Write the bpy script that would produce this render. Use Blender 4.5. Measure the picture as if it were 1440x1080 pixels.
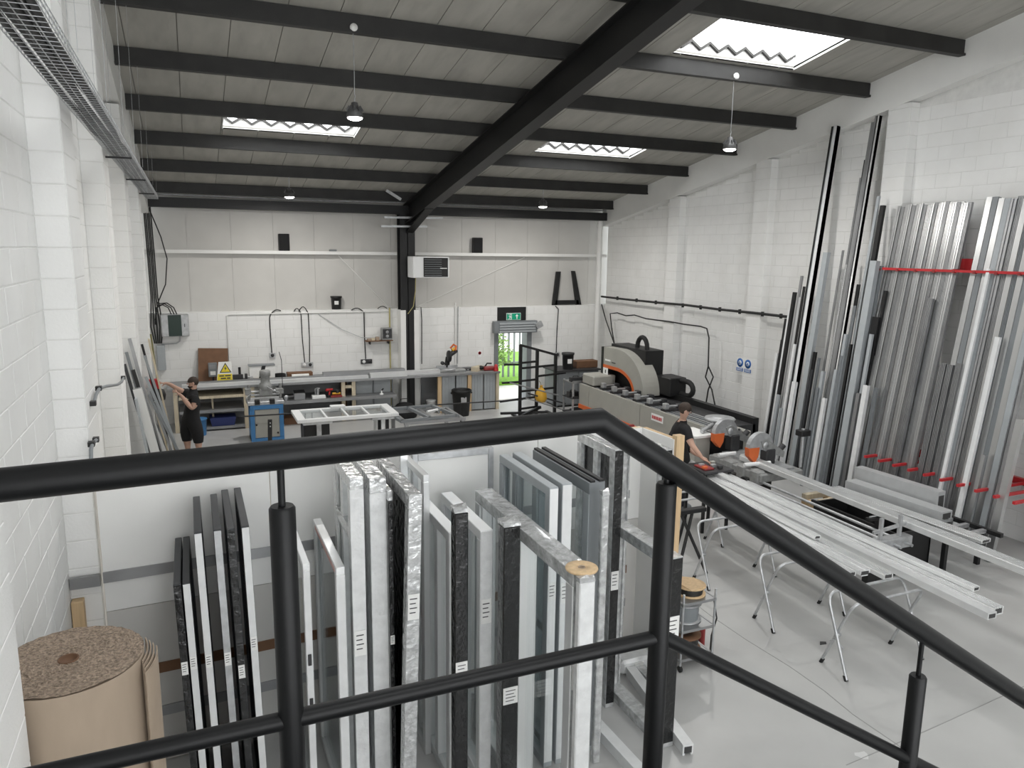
import bpy, bmesh, math, random
from mathutils import Vector as V, Matrix
random.seed(7)
for o in list(bpy.data.objects): bpy.data.objects.remove(o, do_unlink=True)
SC = bpy.context.scene
COL = SC.collection
# ------------------------------------------------------------------ camera
YAW, PITCH, ROLL, FOC, CH = math.radians(23.249), math.radians(10.136), math.radians(0.752), 1052.58, 4.3
_f = V((math.sin(YAW)*math.cos(PITCH), math.cos(YAW)*math.cos(PITCH), -math.sin(PITCH)))
_r0 = V((math.cos(YAW), -math.sin(YAW), 0)); _u0 = _r0.cross(_f)
_r = _r0*math.cos(ROLL)+_u0*math.sin(ROLL); _u = _u0*math.cos(ROLL)-_r0*math.sin(ROLL)
CAM = V((0, 0, CH))
cd = bpy.data.cameras.new('camera'); co = bpy.data.objects.new('camera', cd); COL.objects.link(co)
cd.sensor_fit = 'HORIZONTAL'; cd.sensor_width = 36; cd.lens = 36*FOC/1440; cd.clip_start = 0.05; cd.clip_end = 500
co.matrix_world = Matrix(((_r.x, _u.x, -_f.x, 0), (_r.y, _u.y, -_f.y, 0), (_r.z, _u.z, -_f.z, CH), (0, 0, 0, 1)))
SC.camera = co
# ------------------------------------------------------------------ world, exposure
SC.view_settings.view_transform = 'Standard'; SC.view_settings.look = 'None'
SC.view_settings.gamma = 1; SC.view_settings.use_curve_mapping = False
SC.view_settings.exposure = 0.0
SC.cycles.transparent_max_bounces = 32
W = bpy.data.worlds.new('world'); SC.world = W; W.use_nodes = True
W.node_tree.nodes['Background'].inputs[0].default_value = (0.93, 0.97, 1.0, 1)
W.node_tree.nodes['Background'].inputs[1].default_value = 3.0
SKY_L = 6.5        # luminance of the roof lights, those in view and the unseen added ones
ADDED_WIN_L = 5.4         # glow of the unseen windows added behind the viewer
LAMP_W = 90.0       # high-bay lamps
# ------------------------------------------------------------------ helpers
def PX(x, y, X=None, Y=None, Z=None):
    d = _f+_r*((x-720)/FOC)-_u*((y-540)/FOC)
    if X is not None: t = X/d.x
    elif Y is not None: t = Y/d.y
    else: t = (Z-CH)/d.z
    return CAM+d*t
def PR(p):
    d = V(p)-CAM; z = d.dot(_f)
    if z < .05: return None
    return 720+FOC*d.dot(_r)/z, 540-FOC*d.dot(_u)/z, z
class MB:
    def __init__(s): s.v = []; s.f = []; s.sm = []; s.mi = []; s.m = 0
    def add(s, vs, fs, smooth=False):
        b = len(s.v); s.v += [tuple(v) for v in vs]
        for f in fs: s.f.append([b+i for i in f]); s.sm.append(smooth); s.mi.append(s.m)
        return s
    def hexa(s, p):  # 8 pts: bottom 4 ccw, top 4
        return s.add(p, [(3,2,1,0),(4,5,6,7),(0,1,5,4),(1,2,6,5),(2,3,7,6),(3,0,4,7)])
    def box(s, x0, x1, y0, y1, z0, z1):
        return s.hexa([(x0,y0,z0),(x1,y0,z0),(x1,y1,z0),(x0,y1,z0),(x0,y0,z1),(x1,y0,z1),(x1,y1,z1),(x0,y1,z1)])
    def cbox(s, x0, x1, y0, y1, z0, z1, c=.01):  # chamfered all edges
        bm = bmesh.new(); bmesh.ops.create_cube(bm, size=1)
        for v in bm.verts: v.co = V(((x0+x1)/2+v.co.x*(x1-x0), (y0+y1)/2+v.co.y*(y1-y0), (z0+z1)/2+v.co.z*(z1-z0)))
        bmesh.ops.bevel(bm, geom=list(bm.edges), offset=c, segments=1, affect='EDGES')
        bm.verts.index_update(); s.add([v.co[:] for v in bm.verts], [[v.index for v in f.verts] for f in bm.faces]); bm.free(); return s
    def beam(s, a, b, w, h, up=(0,0,1)):
        a, b = V(a), V(b); d = (b-a).normalized(); u = V(up)
        if abs(d.dot(u)) > .99: u = V((0,1,0)) if abs(d.y) < .9 else V((1,0,0))
        sx = d.cross(u).normalized(); uu = sx.cross(d)
        q = [sx*w/2*i+uu*h/2*j for i, j in ((-1,-1),(1,-1),(1,1),(-1,1))]
        return s.hexa([a+k for k in q]+[b+k for k in q])
    def prof(s, a, b, pts, up=(0,0,1)):  # extruded outline (x right, y up)
        a, b = V(a), V(b); d = (b-a).normalized(); u = V(up)
        if abs(d.dot(u)) > .99: u = V((0,1,0))
        sx = d.cross(u).normalized(); uu = sx.cross(d); n = len(pts)
        vs = [a+sx*x+uu*y for x, y in pts]+[b+sx*x+uu*y for x, y in pts]
        return s.add(vs, [(i,(i+1)%n,n+(i+1)%n,n+i) for i in range(n)]+[list(range(n))[::-1], list(range(n,2*n))])
    def tube(s, pts, r, n=8, cap=True):
        pts = [V(p) for p in pts]; rs = r if isinstance(r, (list, tuple)) else [r]*len(pts); vs = []; fs = []
        t0 = (pts[1]-pts[0]).normalized(); nx = t0.orthogonal().normalized()
        for i, p in enumerate(pts):
            t = ((pts[min(i+1,len(pts)-1)]-p).normalized()+(p-pts[max(i-1,0)]).normalized())
            t = t.normalized() if t.length > 1e-6 else t0
            nx = (nx-t*nx.dot(t)); nx = nx.normalized() if nx.length > 1e-6 else t.orthogonal().normalized()
            ny = t.cross(nx)
            vs += [p+(nx*math.cos(k*2*math.pi/n)+ny*math.sin(k*2*math.pi/n))*rs[i] for k in range(n)]
        for i in range(len(pts)-1):
            for k in range(n): fs.append((i*n+k, i*n+(k+1)%n, (i+1)*n+(k+1)%n, (i+1)*n+k))
        s.add(vs, fs, True)
        if cap:
            m = len(pts)-1
            s.add(vs[:n], [list(range(n))[::-1]]); s.add(vs[m*n:], [list(range(n))])
        return s
    def lathe(s, c, prof, n=20, axis=2, smooth=True):
        c = V(c); vs = []
        for r, z in prof:
            for k in range(n):
                a = k*2*math.pi/n; p = (r*math.cos(a), r*math.sin(a), z)
                vs.append(c+V(p if axis == 2 else ((z, p[0], p[1]) if axis == 0 else (p[1], z, p[0]))))
        fs = [(i*n+k, i*n+(k+1)%n, (i+1)*n+(k+1)%n, (i+1)*n+k) for i in range(len(prof)-1) for k in range(n)]
        s.add(vs, fs, smooth)
        if prof[0][0] > 1e-5: s.add(vs[:n], [list(range(n))[::-1]])
        if prof[-1][0] > 1e-5: s.add(vs[-n:], [list(range(n))])
        return s
    def prism(s, pts, ax, a0, a1):  # polygon in the plane normal to axis ax, extruded a0..a1
        n = len(pts)
        def P(p, a): return (a, p[0], p[1]) if ax == 0 else ((p[0], a, p[1]) if ax == 1 else (p[0], p[1], a))
        return s.add([P(p, a0) for p in pts]+[P(p, a1) for p in pts],
                     [(i,(i+1)%n,n+(i+1)%n,n+i) for i in range(n)]+[list(range(n))[::-1], list(range(n,2*n))])
    def mesh(s, name):
        me = bpy.data.meshes.new(name); me.from_pydata(s.v, [], s.f)
        me.polygons.foreach_set('use_smooth', s.sm); me.polygons.foreach_set('material_index', s.mi)
        bm = bmesh.new(); bm.from_mesh(me); bmesh.ops.recalc_face_normals(bm, faces=bm.faces); bm.to_mesh(me); bm.free()
        me.update(); return me
    def obj(s, name, mat, parent=None, at=None):
        """at: thing origin to subtract (mesh given in world coords)"""
        if at is not None:
            a = V(at); s.v = [tuple(V(v)-a) for v in s.v]
        me = s.mesh(name)
        for m in (mat if isinstance(mat, (list, tuple)) else [mat]): me.materials.append(M[m])
        o = bpy.data.objects.new(name, me); COL.objects.link(o)
        if parent is not None: o.parent = parent
        elif at is not None: o.location = at
        return o
def tag(o, label, cat=None, group=None, kind=None):
    if label: o['label'] = label
    if cat: o['category'] = cat
    if group: o['group'] = group
    if kind: o['kind'] = kind
    return o
def struct(o, label=None, kind='structure'):
    o['kind'] = kind
    if label: o['label'] = label
    return o
def thing(name, loc, label, cat, group=None, rot=(0,0,0)):
    o = bpy.data.objects.new(name, None); COL.objects.link(o); o.location = loc; o.rotation_euler = rot; o.empty_display_size = .1
    return tag(o, label, cat, group)
def dup(o, parent=None, **kw):
    c = o.copy(); COL.objects.link(c)
    for k, v in kw.items(): setattr(c, k, v)
    if parent is not None: c.parent = parent
    for ch in [x for x in list(bpy.data.objects) if x.parent is o and x is not c]: dup(ch, c)
    return c
# ------------------------------------------------------------------ materials
M = {}
def mat(name, col, rough=.5, metal=0., noise=0., scale=8., bump=0., bscale=None, spec=.5, coat=0., alpha=1., emit=None, stretch=None, detail=4, dark=None, dscale=1.5, damt=.5, trans=0.):
    m = bpy.data.materials.new(name); m.use_nodes = True; nt = m.node_tree; b = nt.nodes['Principled BSDF']
    b.inputs['Base Color'].default_value = (*col, 1); b.inputs['Roughness'].default_value = rough; b.inputs['Metallic'].default_value = metal
    b.inputs['Specular IOR Level'].default_value = spec; b.inputs['Coat Weight'].default_value = coat; b.inputs['Alpha'].default_value = alpha
    b.inputs['Transmission Weight'].default_value = trans
    if emit: b.inputs['Emission Color'].default_value = (*emit[0], 1); b.inputs['Emission Strength'].default_value = emit[1]
    src = None
    if noise or bump or dark:
        tc = nt.nodes.new('ShaderNodeTexCoord'); mp = nt.nodes.new('ShaderNodeMapping')
        g = nt.nodes.new('ShaderNodeNewGeometry')
        nt.links.new(g.outputs['Position'], mp.inputs['Vector'])
        if stretch: mp.inputs['Scale'].default_value = stretch
        n = nt.nodes.new('ShaderNodeTexNoise'); n.inputs['Scale'].default_value = scale; n.inputs['Detail'].default_value = detail
        nt.links.new(mp.outputs[0], n.inputs['Vector'])
        if noise:
            r = nt.nodes.new('ShaderNodeMapRange'); r.inputs[3].default_value = 1-noise; r.inputs[4].default_value = 1+noise
            r.inputs[1].default_value = .3; r.inputs[2].default_value = .7
            nt.links.new(n.outputs['Fac'], r.inputs[0])
            mx = nt.nodes.new('ShaderNodeMix'); mx.data_type = 'RGBA'; mx.blend_type = 'MULTIPLY'; mx.inputs[0].default_value = 1
            mx.inputs[6].default_value = (*col, 1); nt.links.new(r.outputs[0], mx.inputs[7]); src = mx.outputs[2]
        if dark:
            n2 = nt.nodes.new('ShaderNodeTexNoise'); n2.inputs['Scale'].default_value = dscale; n2.inputs['Detail'].default_value = 6
            nt.links.new(mp.outputs[0], n2.inputs['Vector'])
            r2 = nt.nodes.new('ShaderNodeMapRange'); r2.inputs[1].default_value = .5; r2.inputs[2].default_value = .72; r2.inputs[4].default_value = damt
            nt.links.new(n2.outputs['Fac'], r2.inputs[0])
            m2 = nt.nodes.new('ShaderNodeMix'); m2.data_type = 'RGBA'; nt.links.new(r2.outputs[0], m2.inputs[0])
            if src: nt.links.new(src, m2.inputs[6])
            else: m2.inputs[6].default_value = (*col, 1)
            m2.inputs[7].default_value = (*dark, 1); src = m2.outputs[2]
        if src: nt.links.new(src, b.inputs['Base Color'])
        if bump:
            nb = n
            if bscale:
                nb = nt.nodes.new('ShaderNodeTexNoise'); nb.inputs['Scale'].default_value = bscale; nb.inputs['Detail'].default_value = 3
                nt.links.new(mp.outputs[0], nb.inputs['Vector'])
            bp = nt.nodes.new('ShaderNodeBump'); bp.inputs['Strength'].default_value = bump; bp.inputs['Distance'].default_value = .02
            nt.links.new(nb.outputs['Fac'], bp.inputs['Height']); nt.links.new(bp.outputs[0], b.inputs['Normal'])
    M[name] = m; return m
mat('block_paint', (.80,.80,.785), .62, noise=.025, scale=3, bump=.10, bscale=45, dark=(.70,.69,.66), dscale=1.1, damt=.35)
mat('mortar_paint', (.71,.71,.69), .75, noise=.06, scale=9)
mat('white_paint', (.80,.80,.78), .5, noise=.03, scale=2)
mat('cladding', (.56,.55,.525), .55, noise=.04, scale=1.3, dark=(.46,.45,.43), dscale=.8, damt=.4)
mat('roof_sheet', (.38,.37,.335), .6, noise=.10, scale=1.6, dark=(.29,.28,.25), dscale=2.2, damt=.6, stretch=(2.5,.6,1))
mat('roof_batten', (.26,.255,.235), .7)
mat('edge_silhouette', (.045,.044,.042), .8)  # silhouette of the backlit sheet edge, its shade put into the colour
mat('black_steel', (.006,.006,.0065), .5, noise=.15, scale=6)
mat('purlin_steel', (.017,.0165,.0155), .55, noise=.3, scale=4)
mat('rail_paint', (.006,.0063,.0066), .42, bump=.02, bscale=60, spec=.2)
mat('concrete', (.465,.465,.455), .36, noise=.06, scale=1.1, bump=.03, bscale=30, dark=(.36,.36,.355), dscale=.9, damt=.55, spec=.45)
mat('joint', (.30,.30,.29), .8)
mat('alu', (.82,.83,.83), .30, .6, noise=.05, scale=5, stretch=(1,1,.1))
mat('alu_stock', (.52,.525,.525), .36, .9, noise=.12, scale=3, stretch=(1,1,.15))
mat('alu_bright', (.90,.91,.91), .22, .55, noise=.05, scale=5)
mat('alu_dull', (.36,.365,.37), .45, .85, noise=.08, scale=4)
mat('grey_coat', (.36,.385,.40), .45, noise=.03)
mat('slate_coat', (.20,.215,.225), .42, noise=.03)
mat('anthracite', (.036,.038,.041), .45, noise=.05)
mat('black_coat', (.007,.007,.0075), .5, noise=.1)
mat('white_coat', (.78,.79,.79), .35)
mat('pale_tape', (.70,.71,.71), .4, noise=.04, scale=12)
mat('film_black', (.009,.0095,.010), .22, coat=.35, bump=.9, bscale=17, noise=.2, scale=20)
mat('film_clear', (.56,.57,.57), .16, metal=.4, coat=.8, bump=1.0, bscale=15, noise=.25, scale=16)
mat('film_white', (.70,.71,.71), .2, coat=.7, bump=.6, bscale=13, noise=.08, scale=12)
mat('timber', (.60,.43,.25), .65, noise=.12, scale=6, stretch=(6,6,.5))
mat('pale_timber', (.62,.54,.40), .65, noise=.12, scale=6, stretch=(6,6,.5))
mat('brown_board', (.16,.08,.04), .7, noise=.15, scale=5)
mat('cardboard', (.36,.285,.215), .8, noise=.06, scale=10, stretch=(1,1,.3))
mat('corrugate', (.29,.225,.17), .9, noise=.5, scale=75, bump=.7, bscale=80)
mat('red', (.48,.025,.03), .4); mat('dark_red', (.25,.03,.03), .5)
mat('orange', (.62,.13,.03), .45); mat('yellow', (.75,.60,.03), .5); mat('amber', (.65,.36,.03), .5)
mat('blue', (.055,.20,.43), .45); mat('navy', (.03,.045,.17), .5); mat('sign_blue', (.02,.12,.40), .5)
mat('red_print', (.62,.40,.38), .5)
mat('green', (.0,.23,.13), .5, emit=((.0,.28,.15), .35)); mat('sign_white', (.86,.87,.86), .5); mat('dark_green', (.02,.04,.033), .35)
mat('machine_grey', (.36,.355,.32), .5, noise=.05, scale=3); mat('machine_dark', (.032,.032,.034), .5, noise=.2)
mat('cast_grey', (.30,.305,.30), .45, metal=.3, noise=.15, scale=14); mat('panel_grey', (.27,.275,.28), .5, noise=.05)
mat('galv', (.50,.51,.52), .42, .7, noise=.15, scale=12)
mat('light_grey', (.50,.51,.515), .42, .3, noise=.05)
mat('gas_pipe', (.42,.37,.16), .5)
mat('rubber', (.012,.012,.012), .75); mat('cable_black', (.014,.014,.014), .55); mat('khaki', (.19,.175,.07), .7)
mat('skin', (.52,.32,.24), .55, noise=.06, scale=20); mat('hair', (.035,.022,.015), .7, noise=.3, scale=60)
mat('cloth_black', (.007,.007,.008), .85, bump=.2, bscale=40); mat('denim', (.03,.035,.05), .85)
mat('paper', (.80,.80,.78), .6, noise=.03, scale=30); mat('ink', (.05,.05,.05), .6)
mat('lamp_glow', (1,1,1), .5, emit=((1,.97,.92), 18)); mat('lamp_body', (.09,.09,.09), .4)
mat('grass', (.16,.34,.03), .9, noise=.3, scale=12); mat('leaf', (.20,.33,.07), .7, noise=.4, scale=15); mat('paving', (.62,.60,.56), .8, noise=.08, scale=6)
mat('fence_grey', (.22,.235,.24), .5)
mat('floor_mark', (.62,.62,.61), .6)
def glass(name, tint, refl=.10):
    m = bpy.data.materials.new(name); m.use_nodes = True; nt = m.node_tree; nt.nodes.clear()
    out = nt.nodes.new('ShaderNodeOutputMaterial'); mx = nt.nodes.new('ShaderNodeMixShader')
    t = nt.nodes.new('ShaderNodeBsdfTransparent'); t.inputs[0].default_value = (*tint, 1)
    g = nt.nodes.new('ShaderNodeBsdfGlossy'); g.inputs['Roughness'].default_value = .03
    lw_ = nt.nodes.new('ShaderNodeLayerWeight'); lw_.inputs[0].default_value = .5
    pw_ = nt.nodes.new('ShaderNodeMath'); pw_.operation = 'POWER'; pw_.inputs[1].default_value = 4; nt.links.new(lw_.outputs['Facing'], pw_.inputs[0])
    ml_ = nt.nodes.new('ShaderNodeMath'); ml_.operation = 'MULTIPLY_ADD'; ml_.inputs[1].default_value = .55; ml_.inputs[2].default_value = .035; nt.links.new(pw_.outputs[0], ml_.inputs[0])
    nt.links.new(ml_.outputs[0], mx.inputs[0]); nt.links.new(t.outputs[0], mx.inputs[1]); nt.links.new(g.outputs[0], mx.inputs[2])
    nt.links.new(mx.outputs[0], out.inputs[0]); M[name] = m
glass('glass', (.955,.97,.97)); glass('glass_grey', (.90,.925,.93))
def skylight_mat():
    m = bpy.data.materials.new('rooflight'); m.use_nodes = True; nt = m.node_tree; b = nt.nodes['Principled BSDF']
    b.inputs['Base Color'].default_value = (.9,.9,.88,1); b.inputs['Roughness'].default_value = .5
    b.inputs['Emission Color'].default_value = (.97,.985,1,1); b.inputs['Emission Strength'].default_value = SKY_L
    M['rooflight'] = m
skylight_mat()
mat('added_window_glow', (.9,.9,.9), .5, emit=((.97,.985,1), ADDED_WIN_L))  # self-glowing pane of the added front windows
# ================================================================== STRUCTURE
XL, XLP, XR, XRP, YB, YF = -1.0, -.78, 11.5, 11.3, 19.7, -4.0
RIDGE = 3.0
def roofz(y): return 5.62+.18*(19.7-max(y, 2*RIDGE-y))
# ---- floor
fl = MB().box(XL-.3, XR+.3, YF-.3, YB+.05, -.2, 0).obj('floor', 'concrete'); struct(fl, 'pale grey painted concrete workshop floor')
jp = [PX(x,y,Z=.001) for x, y in ((960,835),(997,864),(1050,900),(1110,937),(1160,972),(1200,1005),(1260,1046),(1330,1100))]
for a_, b_ in zip(jp, jp[1:]): MB().beam(a_, b_+(b_-a_)*.01, .010, .003).obj('floor_joint', 'joint', fl)
jp = [PX(x,y,Z=.001) for x, y in ((1190,1076),(1320,1020),(1440,965))]
for a_, b_ in zip(jp, jp[1:]): MB().beam(a_, b_, .008, .003).obj('floor_joint', 'joint', fl)
c_ = PX(1212,1062,Z=0)
MB().prism([(c_.x+.06*math.cos(k*.7)*(1+.4*math.sin(k*2.3)), c_.y+.05*math.sin(k*.7)*(1+.3*math.cos(k*1.7))) for k in range(9)], 2, .0, .002).obj('paint_splash', 'floor_mark', fl)
# ---- block walls
CO, BL, GAP = .225, .45, .010
def block_mesh(w, h, d, c=.003):
    b = MB(); x, z = w/2-GAP/2, h/2-GAP/2
    vs = [(-x,0,-z),(x,0,-z),(x,0,z),(-x,0,z),(-x+c,-d,-z+c),(x-c,-d,-z+c),(x-c,-d,z-c),(-x+c,-d,z-c)]
    return b.add(vs, [(0,1,5,4),(1,2,6,5),(2,3,7,6),(3,0,4,7),(4,5,6,7)])
_bm = {}
def lay_blocks(wall, items, nkeep=300):
    """items: (origin, ux, normal, w, h) in world; wall at identity. Largest nkeep in view become parts, the rest one stuff part"""
    sc = []
    for it in items:
        o, ux, nn, w, h = it
        cs = [PR(V(o)+V(ux)*(sx*w/2)+V((0,0,sz*h/2))) for sx, sz in ((-1,-1),(1,-1),(1,1),(-1,1))]
        if any(c is None for c in cs): sc.append((0, it)); continue
        a = abs(sum(cs[i][0]*cs[(i+1)%4][1]-cs[(i+1)%4][0]*cs[i][1] for i in range(4)))/2
        ctr = PR(o)
        if not (-20 < ctr[0] < 1460 and -20 < ctr[1] < 1100): a = 0
        sc.append((a, it))
    sc.sort(key=lambda t: -t[0]); rest = MB()
    for i, (a, (o, ux, nn, w, h)) in enumerate(sc):
        ux, nn = V(ux), V(nn); R3 = Matrix((ux, -nn, V((0,0,1)))).transposed()
        key = (round(w,3), round(h,3))
        if i < nkeep and a > 60:
            if key not in _bm:
                me = block_mesh(w, h, .003).mesh('block'); me.materials.append(M['block_paint']); _bm[key] = me
            ob = bpy.data.objects.new('block', _bm[key]); COL.objects.link(ob); ob.parent = wall
            m4 = R3.to_4x4(); m4.translation = V(o); ob.matrix_local = m4
        else:
            t = block_mesh(w, h, .003); rest.add([R3@V(v)+V(o) for v in t.v], t.f)
    if rest.v: rest.obj('blockwork', 'block_paint', wall)['kind'] = 'stuff'
def course_items(p0, ux, nn, length, z0, ztop, skip=None):
    out = []; n = 0; z = z0
    while z+.05 < ztop(0) or z+.05 < ztop(length):
        s = -(BL/2 if n % 2 else 0.)
        while s < length-.02:
            a, b = max(s, 0), min(s+BL, length)
            if b-a > .06:
                zt = min(z+CO, min(ztop(a), ztop(b)))
                if zt-z > .04 and not (skip and skip(a, b, z, zt)):
                    out.append((V(p0)+V(ux)*((a+b)/2)+V((0,0,(z+zt)/2)), ux, nn, round(b-a,3), round(zt-z,3)))
            s += BL
        z += CO; n += 1
    return out
BAND = .60
# right wall
rw = MB().prism([(YF,0),(YB,0),(YB,roofz(YB)+.3),(RIDGE,roofz(RIDGE)+.3),(YF,roofz(YF)+.3)], 0, XR, XR+.25).obj('wall_right', 'mortar_paint'); struct(rw, 'white painted block gable wall with leaning aluminium stock')
its = course_items((XR,YF,0), (0,1,0), (-1,0,0), YB-YF, 0, lambda s: roofz(YF+s)-BAND)
PR_Y = [2.9, 6.2, 9.49, 12.76, 15.9]       # near edges of the right pilasters
PL_Y = [-.1, 3.0, 6.40, 9.40, 12.5, 15.85]       # near edges of the left pilasters
def pil_items(Xw, Xp, y0, wd, sgn):
    out = []; z = 0; top = roofz(y0+wd/2)-BAND+.02
    while z < top-.06:
        h = min(CO, top-z)
        out.append((V((Xp, y0+wd/2, z+h/2)), (0,1,0) if sgn < 0 else (0,-1,0), (sgn,0,0), wd, round(h,3)))
        out.append((V(((Xw+Xp)/2, y0, z+h/2)), (1,0,0), (0,-1,0), round(abs(Xp-Xw),3), round(h,3)))
        z += CO
    return out
PWD, PWL = .46, .60
for y in PR_Y:
    MB().box(XRP, XR+.02, y, y+PWD, 0, roofz(y+PWD)-BAND+.05).obj('pilaster', 'mortar_paint', rw)
    its += pil_items(XR, XRP, y, PWD, -1)
lay_blocks(rw, its)
def band(name, x0, x1, par):
    b = MB()
    for ya, yb in ((RIDGE, YB), (YF, RIDGE)):
        b.prism([(ya,roofz(ya)-BAND),(yb,roofz(yb)-BAND),(yb,roofz(yb)),(ya,roofz(ya))], 0, x0, x1)
    return b.obj(name, 'white_paint', par)
band('gable_band', XRP-.01, XR+.01, rw)
# left wall
lw = MB().prism([(YF,0),(YB,0),(YB,roofz(YB)+.3),(RIDGE,roofz(RIDGE)+.3),(YF,roofz(YF)+.3)], 0, XL-.25, XL).obj('wall_left', 'mortar_paint'); struct(lw, 'white painted block wall with deep pilasters')
its = course_items((XL,YF,0), (0,1,0), (1,0,0), YB-YF, 0, lambda s: roofz(YF+s)-BAND)
for y in PL_Y:
    MB().box(XL-.02, XLP, y, y+PWL, 0, roofz(y+PWL)-BAND+.05).obj('pilaster', 'mortar_paint', lw)
    its += pil_items(XL, XLP, y, PWL, 1)
lay_blocks(lw, its)
band('gable_band', XL-.01, XLP+.01, lw)
# back wall: blocks to 2.7 m with a doorway, cladding above
DX0, DX1, DZ = 7.98, 8.92, 2.25
CX0, CX1 = 5.10, 5.50           # column
bwl = MB()
for x0, x1, z0, z1 in ((XL-.25,DX0,0,2.7),(DX1,XR+.25,0,2.7),(DX0,DX1,DZ,2.7),(XL-.25,XR+.25,2.7,roofz(YB)+.3)):
    bwl.box(x0, x1, YB+(.30 if z0 > 2.6 else 0), YB+(.45 if z0 > 2.6 else .3), z0, z1)
bw = bwl.obj('wall_back', 'mortar_paint'); struct(bw, 'rear wall of white painted blocks with pale cladding above')
its = course_items((XL,YB,0), (1,0,0), (0,-1,0), XR-XL, 0, lambda s: 2.7, skip=lambda a, b, z, zt: (a+XL < DX1+.0 and b+XL > DX0-.0 and z < 2.69))
# part blocks around the doorway
z = 0; n = 0
for n in range(12):
    z = n*CO
    for s in [k*BL-(BL/2 if n % 2 else 0) for k in range(40)]:
        a, b = s+XL, s+BL+XL
        for p, q in ((a, min(b, DX0)), (max(a, DX1), b)):
            if q-p > .05 and a < DX1 and b > DX0: its.append((V(((p+q)/2, YB, z+CO/2)), (1,0,0), (0,-1,0), round(q-p,3), CO))
lay_blocks(bw, its)
MB().box(XL, XR, YB, YB+.30, 2.70, 2.72).obj('wall_cap', 'white_paint', bw)
px_ = XL; k = 0
pm = MB().box(.002, .998, YB+.25, YB+.29, 2.72, roofz(YB)-.02).mesh('cladding_panel'); pm.materials.append(M['cladding'])
while px_ < XR-.1:
    o = bpy.data.objects.new('cladding_panel', pm); COL.objects.link(o); o.parent = bw; o.location.x = px_; px_ += 1.0
MB().box(XL, 5.14, YB+.03, YB+.25, 4.13, 4.21).box(5.47, XR, YB+.03, YB+.25, 4.13, 4.21).obj('ledge_rail', 'white_paint', bw)
for a, b in (((3.6,YB+.22,4.1),(4.9,YB+.22,2.75)), ((8.9,YB+.22,4.1),(5.7,YB+.22,2.75))):
    MB().tube([a, b], .012, 6).obj('brace_rod', 'white_paint', bw)
for x in (5.085, 5.455):
    MB().cbox(x, x+.145, YB-.345, YB+.01, 0, 2.7, .006).obj('column_casing', 'white_paint', bw)
# front wall behind the viewer
struct(MB().box(XL-.25, XR+.25, YF-.25, YF, 0, roofz(YF)+.3).obj('wall_front', 'white_paint'), 'plain white wall closing the workshop')
FW = [(-.5,2.9),(3.5,6.9)]  # windows added out of view to brighten surfaces facing the viewer
for i, (x0, x1) in enumerate(FW):
    w = MB().box(x0, x1, YF+.002, YF+.012, .9, 6.2).obj('window_%d' % (i+9), 'added_window_glow'); struct(w, 'tall glowing window added behind the viewer for light')
    for z in (.9, 2.6, 4.4, 6.2): MB().box(x0-.05, x1+.05, YF+.0, YF+.06, z-.04, z+.04).obj('transom', 'white_paint', w)
    for k in range(4): MB().box(x0+(x1-x0)*k/3-.03, x0+(x1-x0)*k/3+.03, YF, YF+.06, .9, 6.2).obj('mullion', 'white_paint', w)
# ---- ceiling
PUR = [19.13-1.745*k for k in range(10)]
PUR = [y for y in PUR if y > RIDGE+.2]
PUR_B = [2*RIDGE-y for y in PUR if 2*RIDGE-y > YF]
SKY = [(7.03,9.45,9.02,10.30),(.72,3.12,14.25,15.25),(7.03,9.45,14.35,15.35),(.72,3.12,7.05,8.35),(7.03,9.45,5.4,6.8),(.72,3.12,3.7,5.0),(.72,3.12,-1.5,.5),(7.03,9.45,-1.5,.5)]  # those in view come first; the rest are unseen, added for light
cl = MB()
for ya, yb in ((RIDGE, YB+.3), (YF-.3, RIDGE)):
    za, zb = roofz(ya), roofz(yb)
    # outer roof skin, cut round the roof lights
    xs = sorted({XL-.3, XR+.3, .72, 3.12, 7.03, 9.45})
    for x0, x1 in zip(xs, xs[1:]):
        cuts = sorted([(s[2], s[3]) for s in SKY if s[0] <= x0+.01 and s[1] >= x1-.01 and s[2] >= ya-.1 and s[3] <= yb+.1])
        y = ya
        for c0, c1 in cuts+[(yb, None)]:
            if c0 > y: cl.hexa([(x0,y,roofz(y)+.03),(x1,y,roofz(y)+.03),(x1,c0,roofz(c0)+.03),(x0,c0,roofz(c0)+.03),(x0,y,roofz(y)+.06),(x1,y,roofz(y)+.06),(x1,c0,roofz(c0)+.06),(x0,c0,roofz(c0)+.06)])
            if c1: y = c1
ce = cl.obj('ceiling', 'roof_batten'); struct(ce, 'sloping roof lined with grey sheets between dark purlins')
XS = [.04-.65*3+.65*k for k in range(21)]
XS = [x for x in XS if XL < x < XR-.1]
XS = [XL]+XS+[XR]
def panels(ys):
    for ya, yb in zip(ys, ys[1:]):
        for x0, x1 in zip(XS, XS[1:]):
            parts = [(x0, x1, ya, yb)]
            for s in SKY:
                nxt = []
                for a, b, c, d in parts:
                    if s[0] < b-.01 and s[1] > a+.01 and s[2] < d-.01 and s[3] > c+.01:
                        for q in ((a, min(b, s[0]), c, d), (max(a, s[1]), b, c, d), (max(a, s[0]), min(b, s[1]), c, s[2]), (max(a, s[0]), min(b, s[1]), s[3], d)):
                            if q[1]-q[0] > .02 and q[3]-q[2] > .02: nxt.append(q)
                    else: nxt.append((a, b, c, d))
                parts = nxt
            for a, b, c, d in parts:
                g = .005
                MB().hexa([(a+g,c,roofz(c)),(b-g,c,roofz(c)),(b-g,d,roofz(d)),(a+g,d,roofz(d)),(a+g,c,roofz(c)+.02),(b-g,c,roofz(c)+.02),(b-g,d,roofz(d)+.02),(a+g,d,roofz(d)+.02)]).obj('roof_panel', 'roof_sheet', ce)
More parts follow.
